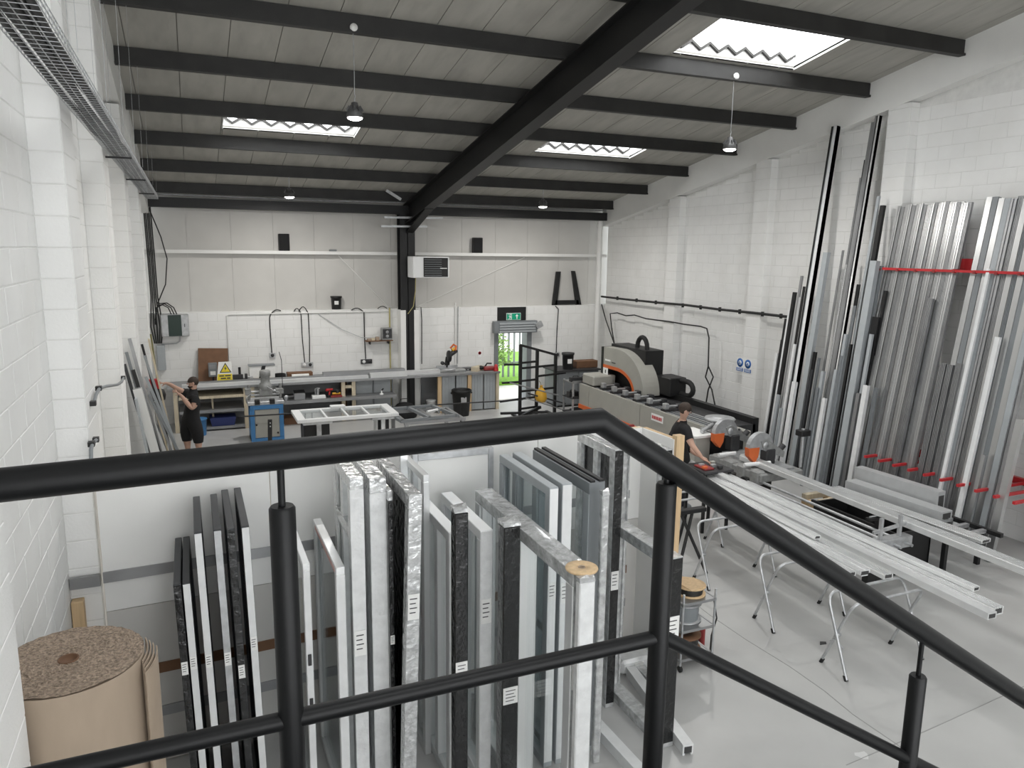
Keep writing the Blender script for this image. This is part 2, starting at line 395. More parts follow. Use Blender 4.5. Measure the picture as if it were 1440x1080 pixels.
panels(sorted(PUR)[0:]+[YB]); 
bp = MB()
for a, b in ((YF, RIDGE), (RIDGE, sorted(PUR)[0])):   # out of sight behind the viewer: plain lining
    for x0, x1 in ((XL,.72),(3.12,7.03),(9.45,XR)):
        bp.hexa([(x0,a,roofz(a)),(x1,a,roofz(a)),(x1,b,roofz(b)),(x0,b,roofz(b)),(x0,a,roofz(a)+.02),(x1,a,roofz(a)+.02),(x1,b,roofz(b)+.02),(x0,b,roofz(b)+.02)])
for x0, x1 in ((.72,3.12),(7.03,9.45)):
    for a, b in ((YF,-1.5),(.5,RIDGE),(RIDGE,sorted(PUR)[0])):
        if b > a: bp.hexa([(x0,a,roofz(a)),(x1,a,roofz(a)),(x1,b,roofz(b)),(x0,b,roofz(b)),(x0,a,roofz(a)+.02),(x1,a,roofz(a)+.02),(x1,b,roofz(b)+.02),(x0,b,roofz(b)+.02)])
bp.obj('roof_lining', 'roof_sheet', ce)
# purlins: Z sections
for y in PUR+PUR_B:
    z = roofz(y)-.005; x0, x1 = XLP, XRP
    MB().prism([(y-.03,z),(y+.035,z),(y+.035,z-.012),(y+.003,z-.012),(y+.003,z-.2),(y+.06,z-.2),(y+.06,z-.235),(y-.06,z-.235),(y-.06,z-.2),(y-.03,z-.2)], 0, x0, x1).obj('purlin', 'purlin_steel', ce)
MB().box(XLP-.1, XRP, YB-.28, YB-.02, 5.18, 5.40).obj('eaves_beam', 'black_steel', ce)
for z, r in ((5.47,.018),(5.52,.012)):
    MB().tube([(XLP,YB-.2,z),(3,YB-.2,z-.02),(5,YB-.22,z+.01),(8,YB-.2,z-.02),(XRP,YB-.2,z)], r, 6).obj('eaves_conduit', 'galv', ce)
# roof lights, including the unseen ones added for light
def rooflight(i, s):
    x0, x1, y0, y1 = s
    up = .20
    b = MB(); n = 28; zz = []
    amp = .055
    xs = [x0+(x1-x0)*k/n for k in range(n+1)]
    zo = [amp if k % 4 == 0 else (-amp if k % 4 == 2 else 0) for k in range(n+1)]
    va = [(x, y0-.05, roofz(y0-.05)+up+o) for x, o in zip(xs, zo)]; vb = [(x, y1+.05, roofz(y1+.05)+up+o) for x, o in zip(xs, zo)]
    w = b.add(va+vb, [(k, k+1, n+1+k+1, n+1+k) for k in range(n)], True).obj('window_%d' % i, 'rooflight')
    struct(w, 'translucent corrugated roof light sheet set between purlins')
    k = MB()
    for xx, dx in ((x0, -.02), (x1, .02)):
        k.hexa([(min(xx,xx+dx),y0,roofz(y0)),(max(xx,xx+dx),y0,roofz(y0)),(max(xx,xx+dx),y1,roofz(y1)),(min(xx,xx+dx),y1,roofz(y1)),(min(xx,xx+dx),y0,roofz(y0)+up),(max(xx,xx+dx),y0,roofz(y0)+up),(max(xx,xx+dx),y1,roofz(y1)+up),(min(xx,xx+dx),y1,roofz(y1)+up)])
    k.box(x0, x1, y1, y1+.02, roofz(y1), roofz(y1)+.03); k.box(x0, x1, y0-.02, y0, roofz(y0), roofz(y0)+up-.02)
    k.obj('upstand', 'white_paint', w)
    e = MB()
    for k2 in range(n):
        a, c = xs[k2], xs[k2+1]; za, zc = roofz(y1)+up+zo[k2], roofz(y1)+up+zo[k2+1]
        e.hexa([(a,y1-.03,za-.05),(c,y1-.03,zc-.05),(c,y1+.03,zc-.05),(a,y1+.03,za-.05),(a,y1-.03,za-.006),(c,y1-.03,zc-.006),(c,y1+.03,zc-.006),(a,y1+.03,za-.006)])
        e.m = 1; e.add([(a,y1+.025,roofz(y1)+.03),(c,y1+.025,roofz(y1)+.03),(c,y1+.025,zc-.03),(a,y1+.025,za-.03)], [(0,1,2,3)]); e.m = 0
    e.obj('corrugated_edge', ['edge_silhouette','white_paint'], w)
for i, s in enumerate(SKY): rooflight(i+1, s)
# ---- steel portal frame
RX = 5.36
pf = thing('portal_frame', (RX, YB-.2, 0), 'black steel column and sloping rafter across the roof', 'steel frame')
c = MB(); x0, x1, y0, y1 = CX0, CX1, YB-.33, YB-.02
c.box(x0, x1, y0, y0+.02, 0, 5.2).box(x0, x1, y1-.02, y1, 0, 5.2).box((x0+x1)/2-.01, (x0+x1)/2+.01, y0, y1, 0, 5.2)
c.obj('column', 'black_steel', pf, pf.location)
def raft(ya, yb, zb_off):
    b = MB(); hw = .13
    def P(x, y, o): return (x, y, roofz(y)-o)
    for o0, o1, w in ((.235,.255,hw),(.255,.72,.008),(.72,.745,hw)):
        b.hexa([P(RX-w,ya,o1),P(RX+w,ya,o1),P(RX+w,yb,o1),P(RX-w,yb,o1),P(RX-w,ya,o0),P(RX+w,ya,o0),P(RX+w,yb,o0),P(RX-w,yb,o0)])
    return b
raft(RIDGE, YB-.1, 0).obj('rafter', 'black_steel', pf, pf.location)
raft(YF, RIDGE, 0).obj('rafter', 'black_steel', pf, pf.location)
h = MB(); ya, yb = YB-2.1, YB-.3
h.hexa([(RX-.01,ya,roofz(ya)-.745),(RX+.01,ya,roofz(ya)-.745),(RX+.01,yb,4.72),(RX-.01,yb,4.72),(RX-.01,ya,roofz(ya)-.64),(RX+.01,ya,roofz(ya)-.64),(RX+.01,yb,roofz(yb)-.5),(RX-.01,yb,roofz(yb)-.5)])
h.hexa([(RX-.1,ya,roofz(ya)-.765),(RX+.1,ya,roofz(ya)-.765),(RX+.1,yb,4.70),(RX-.1,yb,4.70),(RX-.1,ya,roofz(ya)-.745),(RX+.1,ya,roofz(ya)-.745),(RX+.1,yb,4.72),(RX-.1,yb,4.72)])
h.obj('haunch', 'black_steel', pf, pf.location)
MB().tube([(RX+.15,YB-.4,5.0),(RX+.15,15,roofz(15)-.62),(RX+.15,9.9,roofz(9.9)-.62)], .016, 6).obj('conduit', 'galv', pf, pf.location)
MB().beam((4.62,YB-.9,5.72),(4.95,YB-1.05,5.50),.02,.07).obj('fly_brace', 'galv', pf, pf.location)
# ================================================================== MEZZANINE, STAIR, BALUSTRADE
MZ = 2.77; RY = 1.6
mz = MB().box(XLP+.005, 1.25, -.7, RY+.02, MZ-.04, MZ).box(XLP+.005, 1.25, RY-.05, RY+.06, MZ-.28, MZ-.04).obj('mezzanine_deck', 'machine_dark'); tag(mz, 'dark stair landing deck behind the black balustrade', 'landing')
st = thing('staircase', (1.25, 1.1, 0), 'dark steel staircase descending beside the black balustrade', 'staircase')
SL = .651
for y in (RY-.02, .62):
    MB().hexa([(1.2,y-.02,MZ-.3),(1.2,y+.02,MZ-.3),(1.2,y+.02,MZ),(1.2,y-.02,MZ)]+[(1.2+MZ/SL,y-.02,.0),(1.2+MZ/SL,y+.02,.0),(1.2+MZ/SL+.1,y+.02,.12),(1.2+MZ/SL+.1,y-.02,.12)]).obj('string', 'rail_paint', st, st.location)
nt_ = 14
for k in range(nt_):
    z = MZ-(k+1)*MZ/(nt_+1); x = 1.25+(k+.3)*(MZ/SL)/(nt_+1)
    MB().box(x, x+.27, .66, RY-.05, z-.03, z).obj('tread', 'machine_dark', st, st.location)
ba = thing('balustrade', (.15, RY, MZ), 'black tubular steel balustrade turning down along the stair', 'railing')
HZ = 3.882
HL = lambda x: 3.8645+.019*x
MB().tube([(-.76,RY,HL(-.76)),(.2,RY,HL(.2)),(.925,RY,HL(.925)),(1.15,RY,HZ-.225*SL),(2.2,RY,HZ-1.275*SL),(4.6,RY,HZ-3.675*SL)], .0325, 28).obj('handrail', 'rail_paint', ba, ba.location)
MB().tube([(-.76,RY,3.25),(1.13,RY,3.25)], .021, 16).obj('mid_rail', 'rail_paint', ba, ba.location)
MB().tube([(1.15,RY,3.25),(4.6,RY,3.25-3.45*.64)], .021, 16).obj('mid_rail', 'rail_paint', ba, ba.location)
for x, zt, zb in ((-.70,3.75,MZ),(.155,3.755,MZ),(1.14,3.695,MZ),(2.21,2.89,2.0),(3.3,2.18,1.3),(4.4,1.46,.6)):
    zr = HL(x) if x < .9 else HZ-(x-.925)*SL
    p = MB().lathe((x,RY,0), [(.028,zb),(.028,zt-.006),(.024,zt)], 24).obj('post', 'rail_paint', ba, ba.location)
    MB().tube([(x,RY,zt-.01),(x,RY,zr-.02)], .008, 10).obj('spigot', 'rail_paint', p, ba.location)
    if zb == MZ: MB().lathe((x,RY,0), [(.055,MZ),(.055,MZ+.01)], 16).obj('base_flange', 'rail_paint', p, ba.location)
# ================================================================== ROOF FITTINGS
def highbay(x, y, drop, label):
    z = roofz(y)-.235; zl = z-drop
    t = thing('high_bay_lamp', (x, y, zl), label, 'lamp')
    MB().lathe((0,0,0), [(.02,.20),(.045,.19),(.05,.12),(.08,.10),(.105,.06),(.11,.03),(.105,.0)], 24).obj('housing', 'lamp_body', t)
    for a in range(10):
        c, s = math.cos(a*math.pi/5), math.sin(a*math.pi/5)
        MB().beam((c*.06,s*.06,.14),(c*.10,s*.10,.08),.006,.05).obj('cooling_fin', 'lamp_body', t)
    MB().lathe((0,0,0), [(.0,-.035),(.06,-.03),(.095,-.012),(.10,.0)], 24).obj('lens', 'lamp_glow', t)
    MB().tube([(0,0,.2),(0,0,.24),(.012,0,.27),(0,0,.30)], .006, 6).obj('hook', 'galv', t)
    if drop > .45:
        MB().tube([(0,0,.29),(.004,0,drop*.5),(0,0,drop+.05)], .005, 6).obj('cable', 'galv', t)
        MB().lathe((0,-.07,drop+.06), [(.0,0),(.05,.005),(.05,.03),(.0,.035)], 14, axis=1).obj('junction_box', 'white_paint', t)
    else: MB().tube([(0,0,.29),(.0,0,drop+.05)], .01, 6).obj('cable', 'galv', t)
    L = bpy.data.lights.new('lamp_light', 'AREA'); L.shape = 'DISK'; L.size = .15; L.energy = LAMP_W; L.color = (1,.97,.93)
    lo = bpy.data.objects.new('lamp_light', L); COL.objects.link(lo); lo.parent = t; lo.location = (0,0,-.05)
zA = PX(503,166,Y=10.41).z; zB = PX(1026,210,Y=10.41).z
highbay(2.15, 10.41, roofz(10.41)-.235-zA, 'high bay lamp on a long cable beside the small roof light near the left wall')
highbay(PX(1026,210,Y=10.41).x, 10.41, roofz(10.41)-.235-zB, 'high bay lamp on a long cable below the largest roof light')
highbay(2.12, 17.39, .42, 'high bay lamp close under the purlin above the drill press end')
highbay(8.25, 17.39, .42, 'high bay lamp close under the purlin above the rear doorway')
# wire basket cable tray along the left wall
ct = thing('cable_tray', (-.62, 12, 5.29), 'galvanised wire basket tray carrying black cables along the left wall', 'cable tray')
ty0, ty1 = 2.0, 18.3; xa, xb, zt = -.745, -.515, 5.29
for i, (x, z) in enumerate([(xa,zt+.06),(xa,zt+.03),(xa,zt),(xa+.057,zt),(xa+.115,zt),(xa+.172,zt),(xb,zt),(xb,zt+.03),(xb,zt+.06)]):
    MB().tube([(x,ty0,z),(x,ty1,z)], .0032, 5).obj('long_wire', 'galv', ct, ct.location)
w = MB(); y = ty0
while y < ty1:
    w.tube([(xa,y,zt+.06),(xa,y,zt-.004),(xb,y,zt-.004),(xb,y,zt+.06)], .003, 4, False); y += .09
w.obj('cross_wires', 'galv', ct, ct.location)['kind'] = 'stuff'
for k, (x, r) in enumerate(((-.715,.02),(-.675,.02),(-.645,.022),(-.615,.02),(-.585,.02),(-.555,.018))):
    MB().tube([(x+random.uniform(-.015,.015), yy, zt+.02+random.uniform(0,.02)) for yy in [ty0+.85*j for j in range(20)]], r, 7).obj('cable', 'cable_black', ct, ct.location)
for y in (5.2, 6.93, 8.67, 10.41, 12.16, 13.9, 15.65, 17.39):
    for x in (xa, xb): MB().tube([(x,y,zt+.1),(x+.02,y,roofz(y)-.2)], .0022, 4).obj('hanger_wire', 'galv', ct, ct.location)
for y, x in ((9.7,-.785),(12.8,-.785),(16.1,-.785)):
    MB().beam((x,y,zt-.03),(xb,y,zt-.03),.03,.02).obj('wall_bracket', 'black_steel', ct, ct.location)
# ================================================================== REAR WALL FITTINGS
dp = thing('drain_pipe', (11.13, YB-.16, 0), 'white rainwater pipe in the corner behind the machining centre', 'pipe')
MB().tube([(0,0,.0),(0,0,5.17)], .075, 16).obj('pipe', 'white_paint', dp)
for z in (1.4, 3.2, 5.0):
    MB().lathe((0,0,z), [(.083,0),(.083,.09)], 16).obj('collar', 'white_paint', dp)
    MB().box(-.03,.03,.05,.155,z+.02,z+.06).obj('pipe_clip', 'white_paint', dp)
ht = thing('unit_heater', (5.75, 18.95, 3.57), 'white warm air heater with black louvres fixed to the column', 'heater')
MB().cbox(-.49,.47,-.25,.30,0,.54,.012).obj('casing', 'white_coat', ht)
MB().box(-.22,.43,-.262,-.249,.03,.51).obj('louvre_backing', 'black_coat', ht)
for k in range(8):
    z = .06+k*.056
    MB().hexa([(-.20,-.275,z),(.26,-.275,z),(.26,-.255,z+.012),(-.20,-.255,z+.012),(-.20,-.275,z+.006),(.26,-.275,z+.006),(.26,-.255,z+.018),(-.20,-.255,z+.018)]).obj('louvre', 'slate_coat', ht)
MB().box(.22,.40,-.268,-.261,.235,.255).obj('name_plate', 'sign_white', ht)
MB().beam((-.4,.28,.27),(-.4,.45,.27),.06,.06).beam((.0,.28,.27),(-.3,.45,.27),.05,.05).obj('mounting_arm', 'black_steel', ht)
MB().tube([(-.36,.0,0),(-.37,.0,-.35),(-.40,.1,-.75),(-.52,.2,-.95)], .010, 6).obj('gas_hose', 'gas_pipe', ht)
for i, (x0, x1, z, y, lb) in enumerate(((4.61,6.16,5.075,19.05,'upper'),(4.55,5.77,4.855,19.15,'lower'))):
    o = MB().beam((x0,y,z),(x1,y,z+.02),.04,.05).obj('strut_channel', 'galv', None, ((x0+x1)/2,y,z)); tag(o, lb+' galvanised strut channel clamped across the black column head', 'channel')
def speaker(x, lb):
    t = thing('loudspeaker', (x, YB+.14, 4.21), lb, 'speaker')
    MB().cbox(-.13,.13,-.09,.09,0,.42,.012).obj('cabinet', 'black_coat', t)
    MB().box(-.12,.12,-.096,-.089,.012,.408).obj('grille', 'cloth_black', t)
speaker(2.24, 'black loudspeaker on the wall ledge above the drill press end'); speaker(7.42, 'black loudspeaker on the wall ledge above the rear doorway side')
o = MB().cbox(-.09,.09,-.05,.05,0,.05,.008).obj('ledge_box', 'slate_coat'); o.location = (3.45, YB+.14, 4.21); tag(o, 'small flat dark box lying on the wall ledge', 'box')
def tub(name, loc, lb, r=.14, h=.33, cat='bucket', mt='black_coat', lid=True):
    t = thing(name, loc, lb, cat)
    MB().lathe((0,0,0), [(r*.86,0),(r*.95,h*.86),(r*1.04,h*.87),(r*1.04,h*.93),(r*.98,h*.93)], 20).obj('body', mt, t)
    if lid: MB().lathe((0,0,0), [(r*1.07,h*.92),(r*1.07,h),(r*.9,h),(0,h*.985)], 20).obj('lid', mt, t)
    a = [(-.55,r*1.0),(-.2,r*1.0)]
    b = MB()
    for k in range(4):
        a0, a1 = -2.1+k*.2, -1.9+k*.2
        b.add([(math.cos(a0)*r*.965,math.sin(a0)*r*.965,h*.38),(math.cos(a1)*r*.965,math.sin(a1)*r*.965,h*.38),(math.cos(a1)*r*.985,math.sin(a1)*r*.985,h*.66),(math.cos(a0)*r*.985,math.sin(a0)*r*.985,h*.66)], [(0,1,2,3)])
    b.obj('paper_label', 'paper', t); return t
tub('tub', (3.50, YB+.15, 2.72), 'black lidded tub standing on top of the rear block wall', .14, .34)
ab = MB(); y0 = YB+.12
for pts in ([(9.79,2.72),(9.93,2.72),(10.03,3.70),(9.90,3.70)], [(10.58,2.72),(10.74,2.72),(10.50,3.72),(10.40,3.72)], [(9.86,2.74),(10.66,2.74),(10.64,2.86),(9.87,2.86)]):
    ab.prism(pts, 1, y0, y0+.09)
tag(ab.obj('steel_bracket', 'black_steel', None, (10.26,y0,2.72)), 'black tapered U shaped steel bracket standing on the rear block wall', 'bracket')
def socket(x, z, n, lb, mt='galv'):
    t = thing('socket_outlet', (x, YB-.006, z), lb, 'socket')
    MB().cbox(-.075*n,.075*n,-.05,0,-.06,.06,.006).obj('back_box', mt, t)
    for k in range(n):
        cx = (-(n-1)/2+k)*.145
        MB().lathe((cx,-.058,0), [(.0,0),(.042,.0),(.045,.012)], 12, axis=1).obj('socket_face', 'machine_dark' if (k+n) % 2 else 'sign_white', t)
    return t
def cable(name, pts, r, lb, mt='cable_black', cat='cable'):
    return tag(MB().tube(pts, r, 7).obj(name, mt, None, pts[0]), lb, cat)
yw = YB-.03
socket(1.83,1.60,1,'single wall socket with one black cable above the drill press'); socket(2.68,1.32,2,'double wall socket fed by two parallel black cables')
socket(4.22,1.33,2,'double black wall socket below the small wall shelf','machine_dark'); socket(9.89,1.28,1,'single wall socket beside the black tube rack')
def arc(x0, z0, x1, z1, h, n=6): return [(x0+(x1-x0)*k/n, yw, z0+(z1-z0)*k/n+h*math.sin(math.pi*k/n)) for k in range(n+1)]
cable('power_cable', [(1.82,yw,1.66),(1.80,yw,2.3),(1.80,yw,2.55)]+arc(1.82,2.62,2.08,2.72,.07), .014, 'black cable dropping to the single socket over the drill press')
cable('power_cable', [(2.62,yw,1.38),(2.58,yw,2.0),(2.57,yw,2.6)]+arc(2.57,2.64,2.40,2.70,.10), .013, 'black cable of a parallel pair, the one on the drill press side')
cable('power_cable', [(2.74,yw,1.38),(2.76,yw,2.0),(2.75,yw,2.6)]+arc(2.75,2.64,2.52,2.70,.14), .013, 'black cable of a parallel pair, the one on the tub side')
cable('power_cable', [(4.20,yw,1.40),(4.18,yw,2.0),(4.18,yw,2.6)]+arc(4.18,2.64,3.85,2.70,.08), .014, 'black cable dropping to the socket below the small wall shelf')
cable('power_cable', arc(4.55,2.73,4.80,2.73,.06), .012, 'short loop of black cable on the wall top next to the column')
cable('power_cable', [(5.72,yw-.05,2.75),(5.74,yw-.05,2.4),(5.73,yw-.05,1.2)], .013, 'black cable running down the white column casing')
cable('power_cable', [(9.86,yw,1.33),(9.87,yw,2.0),(9.90,yw,2.62),(9.80,yw,2.71)], .014, 'black cable dropping to the single socket beside the black tube rack')
cable('conduit_pipe', [(.80,yw,1.2),(.80,yw,2.62),(.84,yw,2.655),(4.86,yw,2.655)], .017, 'thin white conduit along the wall top with one drop behind the warning sign', 'white_paint', 'conduit')
cable('conduit_pipe', [(6.72,yw,2.85),(6.72,yw,1.15)], .018, 'thin vertical white conduit behind the orange mitre saw', 'white_paint', 'conduit')
cable('conduit_pipe', [(6.80,yw,2.75),(6.78,yw,1.15)], .012, 'thin vertical grey conduit paired with the white one behind the mitre saw', 'galv', 'conduit')
cable('trailing_lead', [(3.0,yw,2.62),(3.6,yw-.02,2.2),(4.1,yw-.03,1.98),(4.5,yw-.03,1.95)], .008, 'thin sagging lead running to the small wall shelf', 'galv', 'cable')
cable('vertical_pipe', [(4.86,YB-.06,.1),(4.86,YB-.06,2.75)], .02, 'thin yellow gas pipe running up beside the column', 'gas_pipe', 'pipe')
# small shelf with radio
sh = thing('radio_shelf', (4.5, YB-.12, 1.90), 'small dark wall shelf carrying the radio', 'shelf')
MB().box(-.32,.40,-.12,.112,-.02,.0).obj('board', 'brown_board', sh)
for x in (-.2,.3): MB().box(x-.01,x+.01,-.08,.112,-.10,-.02).obj('shelf_bracket', 'black_coat', sh)
rd = thing('workshop_radio', (4.75, YB-.13, 1.90), 'square grey workshop radio on the small wall shelf', 'radio')
MB().cbox(-.14,.14,-.09,.09,0,.33,.02).obj('case', 'cast_grey', rd); MB().box(-.12,.12,-.096,-.088,.05,.30).obj('speaker_panel', 'machine_dark', rd)
for z in (.11,.22): MB().lathe((0,-.10,z), [(.0,0),(.04,0),(.05,.012)], 12, axis=1).obj('dial', 'panel_grey', rd)
for k, (x, c, h) in enumerate(((4.28,'cardboard',.05),(4.38,'pale_timber',.06),(4.50,'cardboard',.09))):
    o = MB().cbox(-.045,.045,-.06,.06,0,h,.004).obj('small_carton', c); o.location = (x,YB-.13,1.90); tag(o, ['lowest small carton on the wall shelf with the radio','middle pale carton on the wall shelf with the radio','taller carton against the radio on the wall shelf'][k], 'carton')
# distribution board
db = thing('distribution_board', (-.37, YB-.02, 2.17), 'grey electrical enclosure with dark glazed door in the rear corner', 'fuse box')
MB().cbox(-.30,.30,-.20,0,0,.52,.01).obj('enclosure', 'galv', db); MB().cbox(-.15,.14,-.215,-.195,.01,.51,.006).obj('door', 'dark_green', db)
MB().box(.20,.215,-.215,-.2,.22,.30).obj('latch', 'black_coat', db)
d2 = thing('isolator_box', (-.72, YB-.02, 1.36), 'tall pale grey isolator box below the corner cable bundle', 'fuse box')
MB().cbox(-.09,.09,-.16,0,0,.60,.01).obj('enclosure', 'grey_coat', d2); MB().box(.085,.10,-.1,-.06,.28,.36).obj('handle', 'white_paint', d2)
for k in range(5):
    xx = -.86+.035*k; y = YB-.06-.02*(k % 2)
    cable('corner_cable', [(xx-.02,y,5.35),(xx,y,4.2),(xx+.01,y,3.1),(xx+.02+.03*(k-2),y,2.4),(xx+.02,y,2.0)], .016, 'black mains cable in the vertical bundle in the rear corner')['group'] = 'corner cable bundle'
for k in range(3):
    cable('looping_cable', [(-.80,YB-.07,2.45+.05*k),(-.76+.03*k,YB-.08,2.85+.05*k),(-.62+.05*k,YB-.09,2.92+.02*k),(-.50+.06*k,YB-.1,2.85),(-.44+.06*k,YB-.1,2.69)], .014, 'black cable looping into the top of the glazed enclosure')['group'] = 'cables into the enclosure'
cable('hanging_cable', [(-.78,YB-.1,5.2),(-.55,YB-.15,4.5),(-.45,YB-.15,4.0),(-.52,YB-.12,3.4),(-.72,YB-.1,2.95)], .014, 'single loose black cable hanging in a wide curve in the rear corner')
cable('conduit_pipe', [(-.70,YB-.03,1.98),(-.38,YB-.03,1.98),(-.30,YB-.03,2.03),(-.28,YB-.03,2.16)], .018, 'short bent grey conduit below the glazed enclosure', 'galv', 'conduit')
# ================================================================== REAR DOORWAY
d1 = MB().box(DX0-.09,DX0+.02,YB-.06,YB+.32,0,DZ+.02).box(DX1-.03,DX1+.12,YB-.06,YB+.32,0,DZ+.02).obj('door_1', 'slate_coat'); struct(d1, 'open rear doorway with raised grey roller shutter')
b = MB().box(DX0-.16,DX1+.22,YB-.22,YB-.04,1.98,2.32)
b.obj('shutter_box', 'slate_coat', d1)
for k in range(4): MB().beam((DX0-.02,YB-.235,2.03+.075*k),(DX1+.16,YB-.235,2.03+.075*k),.03,.05).obj('shutter_slat', 'grey_coat', d1)
MB().beam((DX1+.16,YB-.26,2.15),(DX1+.34,YB-.26,2.24),.1,.16).obj('shutter_motor', 'galv', d1)
o = MB().box(DX0-.0,DX1-.06,YB-.03,YB-.006,2.32,2.70).obj('lintel_board', 'black_coat', d1)
ex = thing('exit_sign', (8.46, YB-.034, 2.335), 'green running man exit sign with upward arrow above the doorway', 'sign')
MB().box(-.22,.22,-.03,0,0,.20).obj('sign_case', 'sign_white', ex); MB().box(-.21,.21,-.034,-.029,.01,.19).obj('sign_face', 'green', ex)
g = MB(); y0, y1 = -.038, -.033
g.prism([(-.18,.02),(-.06,.02),(-.06,.18),(-.18,.18),(-.18,.165),(-.075,.165),(-.075,.035),(-.18,.035)], 1, y0, y1)
g.prism([(-.14,.05),(-.12,.05),(-.10,.09),(-.085,.06),(-.07,.055),(-.09,.11),(-.11,.135),(-.15,.125),(-.16,.10),(-.14,.11),(-.125,.10)], 1, y0, y1)
g.lathe((-.105,-.033,.152), [(.0,-.004),(.014,-.004),(.014,0)], 10, axis=1)
g.obj('running_man', 'sign_white', ex)
MB().prism([(.085,.03),(.115,.03),(.115,.11),(.15,.11),(.10,.17),(.05,.11),(.085,.11)], 1, y0, y1).obj('arrow', 'sign_white', ex)
# outdoors seen through the door
ob_ = struct(MB().box(-30,50,YB+.31,70,-.25,-.03).obj('ground_outside', 'paving'), 'pale paving outside the rear doorway')
o = MB().box(2,25,YB+2.4,YB+9,-.04,.10).obj('lawn', 'grass'); tag(o, 'bright green grass strip outside the doorway', 'grass', kind='stuff')
fe = thing('palisade_fence', (8.5, YB+3.2, 0), 'grey palisade fence outside the doorway', 'fence')
for k in range(26):
    x = -2.6+.20*k; MB().prism([(x-.035,.1),(x+.035,.1),(x+.035,2.65),(x,2.75),(x-.035,2.65)], 1, -.012, .012).obj('pale', 'fence_grey', fe)
for z in (.55, 2.2): MB().box(-2.8,2.8,.015,.06,z,z+.05).obj('rail', 'fence_grey', fe)
def bush(loc, rx, rz, n, lb):
    b = MB()
    for k in range(n):
        a, e, r = random.uniform(0,6.28), random.uniform(-.6,1.5), random.uniform(.45,1)
        c = V((math.cos(a)*math.cos(e)*rx*r, math.sin(a)*math.cos(e)*rx*r*.7, rz+math.sin(e)*rz*r))
        d = V((random.uniform(-1,1),random.uniform(-1,1),random.uniform(-.3,1))).normalized(); s_ = d.orthogonal().normalized()*.035; l = random.uniform(.08,.14)
        b.add([c-d*l/2, c+s_, c+d*l/2, c-s_], [(0,1,2,3)])
    t = thing('bush', loc, lb, 'bush'); b.obj('leaves', 'leaf', t)['kind'] = 'stuff'
    MB().tube([(0,0,0),(.05,0,rz)], .03, 6).obj('stem', 'khaki', t)
bush((8.75, YB+2.7, .1), .9, .85, 1500, 'leafy green bush growing in front of the palisade fence outside')
# ================================================================== REAR BENCH
BT, BF = 1.05, 18.6
wt = thing('worktop', (3.5, BF+.45, BT), 'very long timber worktop with metal front edge along the rear wall', 'worktop')
MB().box(-.62,4.86,BF+.02,YB-.02,BT-.04,BT).box(4.86,5.70,BF+.02,YB-.36,BT-.04,BT).box(5.70,7.62,BF+.02,YB-.02,BT-.04,BT).obj('board', 'panel_grey', wt, wt.location)
MB().box(-.62,7.64,BF-.01,BF+.02,BT-.05,BT+.004).obj('edge_strip', 'alu_dull', wt, wt.location)
def post(u, x, z0=0, z1=BT-.05, mt='pale_timber', y=BF+.03, w=.09):
    MB().box(x-w/2,x+w/2,y,y+.07,z0,z1).obj('post', mt, u, u.location)
u = thing('open_shelving', (.5, BF+.4, 0), 'open bench shelving with pale timber posts and a blue bin', 'shelving')
for x in (-.45, 1.08, 1.24): post(u, x)
MB().box(-.5,1.3,YB-.06,YB-.02,.02,BT-.05).obj('back_panel', 'panel_grey', u, u.location)
for z in (.80, .46, .06): MB().box(-.38,1.04,BF+.02,YB-.06,z,z+.035).box(-.38,1.04,BF-.005,BF+.02,z-.02,z+.04).obj('shelf', 'pale_timber' if z > .7 else 'panel_grey', u, u.location)
MB().box(.32,.36,BF+.2,BF+.25,.1,.8).obj('divider', 'pale_timber', u, u.location)
o = MB().hexa([(.30,BF+.04,.10),(.80,BF+.04,.10),(.80,BF+.45,.10),(.30,BF+.45,.10),(.26,BF+.0,.30),(.84,BF+.0,.30),(.84,BF+.5,.30),(.26,BF+.5,.30)]).obj('storage_bin', 'navy', None, (.55,BF+.25,.10)); tag(o, 'dark blue plastic storage bin on the lowest bench shelf', 'bin')
u = thing('tool_shelf', (2.6, BF+.4, 0), 'bench bay with a long tool shelf and timber posts', 'shelving')
for x in (3.40, 3.66): post(u, x)
MB().box(3.45,3.61,BF+.03,BF+.10,.83,.90).obj('spacer', 'pale_timber', u, u.location); MB().box(3.45,3.61,YB-.4,YB-.36,.0,1.0).obj('back_board', 'brown_board', u, u.location)
MB().box(1.9,4.7,BF-.18,YB-.3,.60,.635).box(1.9,4.7,BF-.2,BF-.18,.56,.64).obj('shelf', 'alu_dull', u, u.location)
MB().box(1.9,4.86,YB-.06,YB-.02,.02,BT-.05).obj('back_panel', 'panel_grey', u, u.location)
for x in (3.98, 4.45): MB().cbox(x-.22,x+.21,BF+.25,BF+.28,.02,BT-.05,.004).obj('grey_panel', 'grey_coat', u, u.location)
for x in (4.21, 4.70): MB().box(x-.015,x+.015,BF+.22,BF+.25,.02,BT-.05).obj('panel_joint', 'slate_coat', u, u.location)
MB().box(1.95,3.0,BF+.05,BF+.5,.0,.16).obj('timber_box', 'brown_board', u, u.location)
u = thing('panelled_bay', (6.7, BF+.4, 0), 'bench bay closed with grey panels between pink timber posts', 'cabinet')
for x, m_ in ((5.93,'timber'),(6.77,'timber')): post(u, x, mt=m_, w=.10)
for a, b in ((6.0,6.36),(6.40,6.70),(6.84,7.16),(7.20,7.52)):
    MB().cbox(a,b,BF+.06,BF+.08,.03,BT-.05,.004).obj('grey_panel', 'grey_coat', u, u.location)
    for k in range(1,4): MB().box(a+(b-a)*k/4-.004,a+(b-a)*k/4+.004,BF+.052,BF+.06,.04,BT-.06).obj('rib', 'grey_coat', u, u.location)
